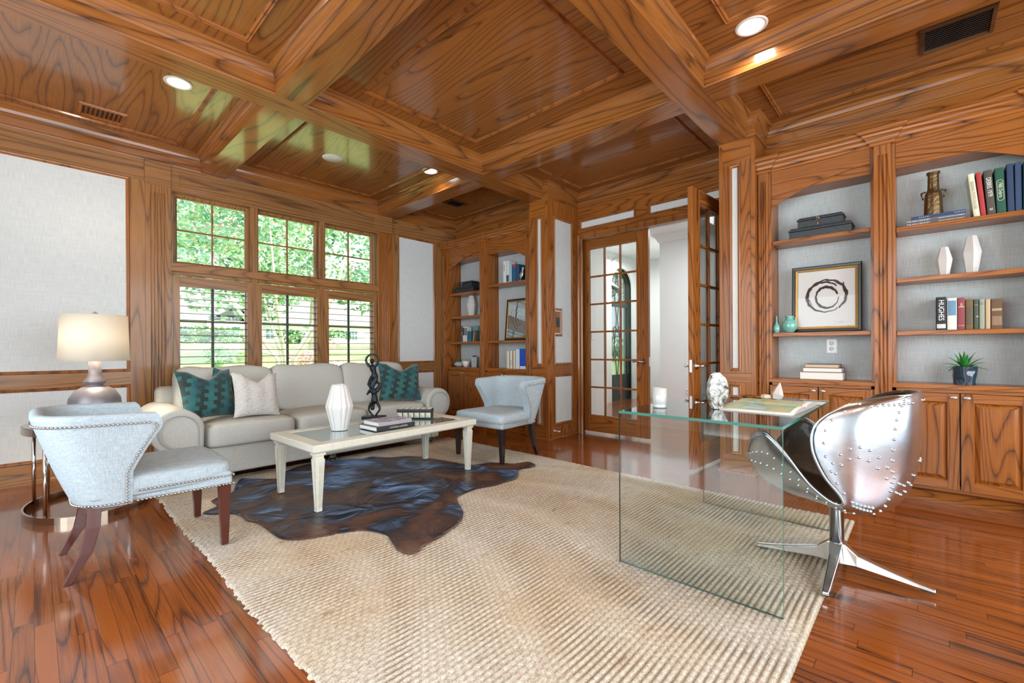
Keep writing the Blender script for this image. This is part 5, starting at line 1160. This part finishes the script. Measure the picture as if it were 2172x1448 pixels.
def vent(x, y, w_, h, label, n, alongx, mt, proud=.012):
    t = thing('ceiling_vent', (x, y, ZC), label, 'vent', 'wooden ceiling vents')
    m = MB(); m.sweep([(-w_, -h), (w_, -h), (w_, h), (-w_, h)], [(0, .001), (.004, -proud), (.022, -proud - .004), (.030, -.004), (.03, .001)], lambda u, v, hh: (u, v, hh)); m.build('vent_frame', mt, t)
    MB().box((-w_ + .03, -h + .03, -.0012), (w_ - .03, h - .03, -.0004)).build('dark_backing', BLACK, t)
    l0 = None
    for k in range(n):
        q = -1 + 2 * (k + .5) / n
        if l0 is None:
            sz = (w_ - .03) if not alongx else (h - .03)
            m = MB().box((-sz, -.009, -.0015), (sz, .009, .0015)) if not alongx else MB().box((-.0085, -sz, -.0012), (.0085, sz, .0012)); l0 = o = m.build('slat', mt, t)
        else: o = dup(l0, t)
        o.location = (0, q * (h - .035), -.008) if not alongx else (q * (w_ - .035), 0, -.008); o.rotation_euler = (.75, 0, 0) if not alongx else (0, -.5, 0)
vent(.405, 5.09, .15, .125, 'small wooden louvered vent in the ceiling above the left wall panel', 8, True, WY)
vent(3.995, -.15, .165, .175, 'dark wooden louvered vent in the ceiling above the right bookcase', 11, True, DARKM)
vent(3.95, 4.72, .15, .10, 'small dark wooden vent in the far corner ceiling panel', 7, True, DARKM)
t = thing('wall_switch', (4.405, YPL0 - .0065, 1.432), 'dark wall switch plate on the notched oak panel', 'switch', rz=PI / 2)
MB().box((-.006, -.036, -.058), (0, .036, .058)).build('cover_plate', plain('bronze_plate', (.05, .065, .065), .25, .7), t, bevel=.002); MB().box((-.010, -.010, -.020), (-.006, .010, .020)).build('toggle', BLACK, t)
t = thing('door_stop', (4.33, YPL0 - .003, .105), 'small white door stop on the baseboard of the left pier', 'door stop', rz=PI / 2)
MB().lathe([(.001, 0), (.014, 0), (.012, .006), (.005, .01), (.005, .07), (.009, .074), (.009, .088), (.001, .09)], 14, M=Matrix.Rotation(-PI / 2 , 4, 'Y')).build('stop', WHITEP, t)
# ---- foyer beyond the french doors
m = MB(); m.box((7.46, -.6, 0), (7.6, 3.40, ZC)); struct(m.build('wall_foyer', WHITEW))
m = MB(); m.box((XD + .165, 3.62, 0), (6.05, 3.78, ZC)); struct(m.build('wall_foyer_side', WHITEW))
m = MB(); m.box((XD + .16, YPL0 + .02, 0), (XD + .30, 3.70, ZC)); m.box((XD + .16, -.6, 0), (XD + .30, DY0 - .02, ZC)); m.box((XD + .16, DY0 - .02, DZ + .03), (XD + .3, YPL0 + .02, ZC)); m.box((XF + .4, -.6, 0), (XD + .17, YPR1 - .1, ZC))
struct(m.build('wall_foyer_near', WHITEW))
m = MB(); m.box((XD + .2, -.75, 0), (7.6, -.6, ZC)); m.box((9.45, 3.4, 0), (9.6, 5.2, ZC)); m.box((7.6, 3.25, 0), (9.6, 3.40, ZC)); m.box((5.9, 3.78, 0), (6.05, 5.0, ZC)); struct(m.build('wall_foyer_far', WHITEW))
CR2 = [(-.0, -.0), (.0, -.14), (.02, -.13), (.05, -.07), (.09, -.03), (.10, 0)]
m = MB(); m.sweep([(7.46, -.6), (7.46, 3.40), (7.60, 3.40)], CR2, lambda u, v, h: (u, v, ZC - .03 + h * .0 + h), closed=False); trim(m, WHITEW)
trim(MB().box((XD + .3, -.6, ZC - .03), (9.5, 5.0, ZC + .0)), WHITEW)
m = MB(); m.sweep([(7.46, -.6), (7.46, 3.40)], [(0, 0), (.014, 0), (.014, .13), (.006, .15), (0, .15)], lambda u, v, h: (u, v, h), closed=False); struct(m.build('baseboard_foyer', WHITEW))
# front door wall: arched opening, glazed iron door with scrolls
fx0, fx1, fy = 7.98, 9.10, 4.75; fxc = (fx0 + fx1) / 2; rad = (fx1 - fx0) / 2; zs = 2.42
ap = [(fx0, 0), (fx0, zs)] + [(fxc - rad * math.cos(PI * k / 20), zs + rad * .9 * math.sin(PI * k / 20)) for k in range(21)] + [(fx1, 0)]
m = MB(); m.prism([(6.05, 0), (6.05, ZC), (fxc, ZC)] + [p for p in reversed([a for a in ap if a[0] <= fxc + 1e-6])], lambda u, v: (u, fy, v), lambda u, v: (u, fy + .2, v))
m.prism([(9.5, 0), (9.5, ZC), (fxc, ZC)] + [a for a in ap if a[0] >= fxc - 1e-6], lambda u, v: (u, fy, v), lambda u, v: (u, fy + .2, v)); struct(m.build('wall_foyer_front', WHITEW))
m = MB(); m.sweep(ap, [(-.0, -.01), (-.0, .03), (-.11, .03), (-.11, -.01)], lambda u, v, h: (u, fy - h, v), closed=False); m.sweep(ap, [(.0, -.01), (.0, .03), (.11, .03), (.11, -.01)], lambda u, v, h: (u, fy - h, v), closed=False); trim(m, WHITEW)
fd = bpy.data.objects.new('door_3', None); C.objects.link(fd); fd.location = (fxc, fy + .1, 0); struct(fd)
IRON = plain('dark_iron', (.035, .055, .055), .4, .4)
apl = [(a - fxc, b) for a, b in ap]
m = MB(); m.sweep(apl, [(0, -.04), (0, .04), (-.13, .04), (-.13, -.04), (0, -.04)], lambda u, v, h: (u, -h, v), closed=False); m.box((-rad + .1, -.03, 0), (rad - .1, .03, .55)); m.box((-rad + .05, -.028, 2.0), (rad - .05, .028, 2.1)); m.build('iron_frame', IRON, fd)
m = MB()
for s_ in (-1, 1):
    for zc in (.95, 1.45, 2.3):
        m.tube([(s_ * (.10 - .09 * math.cos(a * 1.0) * (1 - a / 9)), 0, zc + .15 * math.sin(a) * (1 - a / 9)) for a in [k * .35 for k in range(22)]], .010, 6)
    m.tube([(s_ * .02, 0, .55), (s_ * .12, 0, 1.2), (s_ * .02, 0, 1.75), (s_ * .10, 0, 2.2), (s_ * .02, 0, 2.7)], .010, 6)
m.build('iron_scrolls', IRON, fd)
MB().box((-rad + .12, -.006, .5), (rad - .12, .006, 2.75)).build('glass_pane', GLASS, fd)
outlet((7.459, 2.93, .38), 0, 'white outlet low on the foyer wall, seen through the open doorway')
t = thing('wall_light_switch', (5.66, 3.619, 1.30), 'white light switch on the foyer wall seen through the closed door', 'switch', rz=PI / 2); MB().box((-.006, -.04, -.06), (0, .04, .06)).build('cover_plate', WHITEP, t, bevel=.002)

# ---- outside: rising lawn, trees, hedge, plants and the house across
def gz(y): q = max(0, min(1, (y - 6) / 58)); return -.25 + 2.35 * q
m = MB(); m.grid(lambda u, v: (-60 + 170 * u, YA + .24 + 110 * v, gz(YA + .24 + 110 * v) - .02), 8, 40)
LAWN = plain('sunlit_lawn', (.34, .46, .18), .95, bump=(1.2, .2)); o = m.build('lawn', LAWN); struct(o, 'sunlit green lawn outside the windows')
def leafmat(name, a, b, sc_=1.2):
    m, nt, N, L, p = mat(name); tc = N.new('ShaderNodeTexCoord'); n = N.new('ShaderNodeTexNoise'); n.inputs['Scale'].default_value = sc_; n.inputs['Detail'].default_value = 6; L.new(tc.outputs['Object'], n.inputs[0])
    L.new(ramp(N, L, n.outputs['Fac'], [(.40, a), (.58, b)]), p.inputs['Base Color']); p.inputs['Roughness'].default_value = .6; p.inputs['Subsurface Weight'].default_value = 0; return m
LG1 = leafmat('green_leaves', (.05, .20, .10), (.34, .54, .26)); LG2 = leafmat('pale_green_leaves', (.14, .34, .22), (.50, .66, .42)); LPK = leafmat('pink_blossom', (.70, .34, .36), (.80, .55, .52), 3)
BARK = plain('pale_bark', (.52, .46, .38), .8, bump=(14, .6))
def crown(name, c, r, n, sz, mt, parent, seed, lump=9):
    rr = random.Random(seed); m = MB(); C_ = [(Vector((rr.gauss(0, .5), rr.gauss(0, .5), rr.gauss(0, .45))), rr.uniform(.3, .55)) for _ in range(lump)]
    for _ in range(n):
        cc, cr_ = rr.choice(C_); d = Vector((rr.gauss(0, 1), rr.gauss(0, 1), rr.gauss(0, 1))).normalized() * cr_ * rr.random() ** .4
        p = cc + d; p = Vector((c[0] + p.x * r[0], c[1] + p.y * r[1], c[2] + p.z * r[2])); a = Vector((rr.gauss(0, 1), rr.gauss(0, 1), rr.gauss(0, .6))).normalized(); b = a.cross(Vector((rr.gauss(0, 1), rr.gauss(0, 1), rr.gauss(0, 1)))).normalized(); s_ = sz * rr.uniform(.6, 1.3)
        m.add([p - a * s_, p - b * s_ * .5, p + a * s_, p + b * s_ * .5], [(0, 1, 2, 3)])
    return m.build(name, mt, parent, fix=False)
def tree(x, y, z, R_, H0, label, mt, seed, n=3200, sz=.16, stems=1, pink=0, tr=.16):
    t = thing('tree', (x, y, gz(y)), label, 'tree', 'trees outside the windows'); rr = random.Random(seed); m = MB()
    for k in range(stems):
        a = 2 * PI * k / max(1, stems) + .4; r0 = .12 * (stems > 1); r1 = R_[0] * .4 * (stems > 1) + .1
        m.tube([(r0 * math.cos(a), r0 * math.sin(a), -.1), (r0 * 1.8 * math.cos(a), r0 * 1.8 * math.sin(a), H0 * .4), (r1 * math.cos(a), r1 * math.sin(a), H0), (r1 * 1.5 * math.cos(a), r1 * 1.5 * math.sin(a), H0 + R_[2] * .9)], [tr, tr * .85, tr * .6, tr * .2], 9)
    m.build('trunk', BARK, t); crown('crown', (0, 0, z), R_, n, sz, mt, t, seed)
    if pink: crown('blossom', (0, 0, z + .1), (R_[0] * 1.05, R_[1] * 1.05, R_[2] * 1.05), pink, sz * .8, LPK, t, seed, 9)
tree(4.5, 12.2, 4.2, (2.6, 2.2, 1.9), 2.2, 'multi-stemmed pale trunk tree with pink blossom outside the middle window', LG2, 11, 5200, .075, 5, 1300, .06)
tree(9.2, 13.5, 3.6, (2.8, 2.4, 2.4), 1.6, 'bushy pink-flecked tree outside the right window', LG2, 12, 5200, .08, 4, 900, .06)
tree(2.0, 24, 7.0, (6.5, 5, 3.9), 4.2, 'large green tree seen through the left transom window', LG1, 13, 6500, .19, 1, 0, .3)
tree(11.5, 27, 7.6, (7.5, 5, 4.6), 4.4, 'large green tree behind the blossoming trees', LG1, 14, 6500, .2, 1, 0, .3)
tree(22, 24, 6.0, (7, 5, 5), 3.6, 'broad green tree at the right of the right window view', LG1, 15, 6000, .2, 1, 0, .3)
tree(-7, 30, 7.5, (7, 5, 4.6), 4.4, 'green tree at the left edge of the left window view', LG2, 16, 4500, .24, 1, 0, .3)
tree(34, 40, 9, (11, 6, 7), 5, 'distant tall green tree at the far right', LG1, 17, 5000, .34, 1, 0, .4)
tree(9, 52, 13, (14, 5, 5.5), 7, 'distant green tree rising over the roof of the house', LG2, 18, 5000, .4, 1, 0, .4)
def bush(x, y, r, h, label, seed, mt=None, cat='shrub', name='garden_bush', n=900, sz=.07, grp='shrubs outside'):
    t = crown(name, (0, 0, h * .5), (r[0], r[1], h * .62), n, sz, mt or LG1, None, seed, 12); t.location = (x, y, gz(y)); tag(t, label, cat, grp); return t
bush(14.5, 61, (6.5, 1.1), 1.5, 'long clipped hedge below the windows of the house across', 21, cat='hedge', name='hedge', n=2600, sz=.22)
bush(25, 61, (5.5, 1.1), 1.5, 'clipped hedge right of the path of the house across', 22, cat='hedge', name='hedge', n=2200, sz=.22)
for i, (x, y, lb) in enumerate(((5.1, 21, 'spiky leaved plant, left of two in the flower bed'), (6.6, 21.5, 'spiky leaved plant, right of two in the flower bed'))):
    t = thing('garden_agave', (x, y, gz(y)), lb, 'plant', 'spiky plants'); m = MB()
    for k in range(46): blade(m, (0, 0, .02), k * 2.4, 1.5 - 1.1 * k / 46, .62, .03, .7, n=5)
    m.build('leaf_rosette', LG2, t, fix=False)
for i, (x, y, lb, mt) in enumerate(((8.2, 19, 'flowering shrub bed outside the middle window', LPK), (6.4, 26, 'low green shrub behind the spiky plants', LG2), (11.0, 17, 'low shrub outside the right window, left one', LG1), (13.2, 18, 'low shrub outside the right window, right one', LG2), (3.6, 25, 'low shrub at the left of the flower bed', LG1), (9.8, 24, 'pink flowering shrub near the path', LPK))):
    bush(x, y, (1.1, .8), .75, lb, 30 + i, mt, n=900, sz=.06)
hs = thing('house', (20, 70, gz(70)), 'white single storey house across the lawn seen through the shutters', 'house')
HW = plain('white_brick', (.80, .80, .76), .8); RF = plain('grey_roof', (.30, .30, .32), .9); GD = plain('blue_grey_door', (.22, .28, .34), .5); HG = plain('house_window_glass', (.10, .16, .20), .2)
MB().box((-19, 0, -.5), (26, 8, 3.1)).build('house_wall', HW, hs)
m = MB(); m.add([(-20, -.7, 3.05), (27, -.7, 3.05), (27, 8.7, 3.05), (-20, 8.7, 3.05), (-17, 4, 6.4), (24, 4, 6.4)], [(0, 1, 5, 4), (1, 2, 5), (2, 3, 4, 5), (3, 0, 4), (0, 3, 2, 1)]); m.add([(-5, -1.6, 3.0), (2.4, -1.6, 3.0), (-1.3, -1.6, 5.3), (-1.3, 4, 5.3), (-5, 3, 3), (2.4, 3, 3)], [(0, 1, 2), (0, 2, 3, 4), (1, 5, 3, 2)], 0); m.build('roof', RF, hs)
m = MB(); m.add([(-4.6, -1.5, -.4), (2.0, -1.5, -.4), (2.0, -1.5, 3.0), (-1.3, -1.5, 5.0), (-4.6, -1.5, 3.0)], [(0, 1, 2, 3, 4)]); m.build('porch_gable', HW, hs, solid=.2)
MB().box((-2.3, -1.75, 0), (-1.0, -1.6, 2.2)).build('house_door', GD, hs)
for x in (-6.9, 4.0, 10, 16):
    f = MB().box((x - 1.2, -.12, .6), (x + 1.2, .02, 2.3)).build('house_window', HW, hs); MB().box((x - 1.05, -.16, .72), (x + 1.05, -.13, 2.18)).build('window_glass', HG, f)
    m = MB()
    for k in (-1, 0, 1): m.box((x + k * .52 - .04, -.2, .72), (x + k * .52 + .04, -.17, 2.18))
    m.box((x - 1.05, -.2, 1.4), (x + 1.05, -.17, 1.5)); m.build('window_bars', HW, f)
m = MB(); m.grid(lambda u, v: (9.6 + 1.2 * u + 6 * v * v, 8 + 52 * v, gz(8 + 52 * v) + .01), 2, 30); o = m.build('garden_path', plain('pale_concrete', (.66, .64, .60), .9)); tag(o, 'pale concrete garden path curving to the house', 'path')
# written marks become real meshes
bpy.context.view_layer.update(); dg = bpy.context.evaluated_depsgraph_get()
for o in [o for o in bpy.data.objects if o.type == 'FONT']:
    me = bpy.data.meshes.new_from_object(o.evaluated_get(dg)); n = bpy.data.objects.new('x', me); C.objects.link(n); n.parent = o.parent; n.matrix_local = o.matrix_local.copy()
    nm = o.name; bpy.data.objects.remove(o); n.name = nm
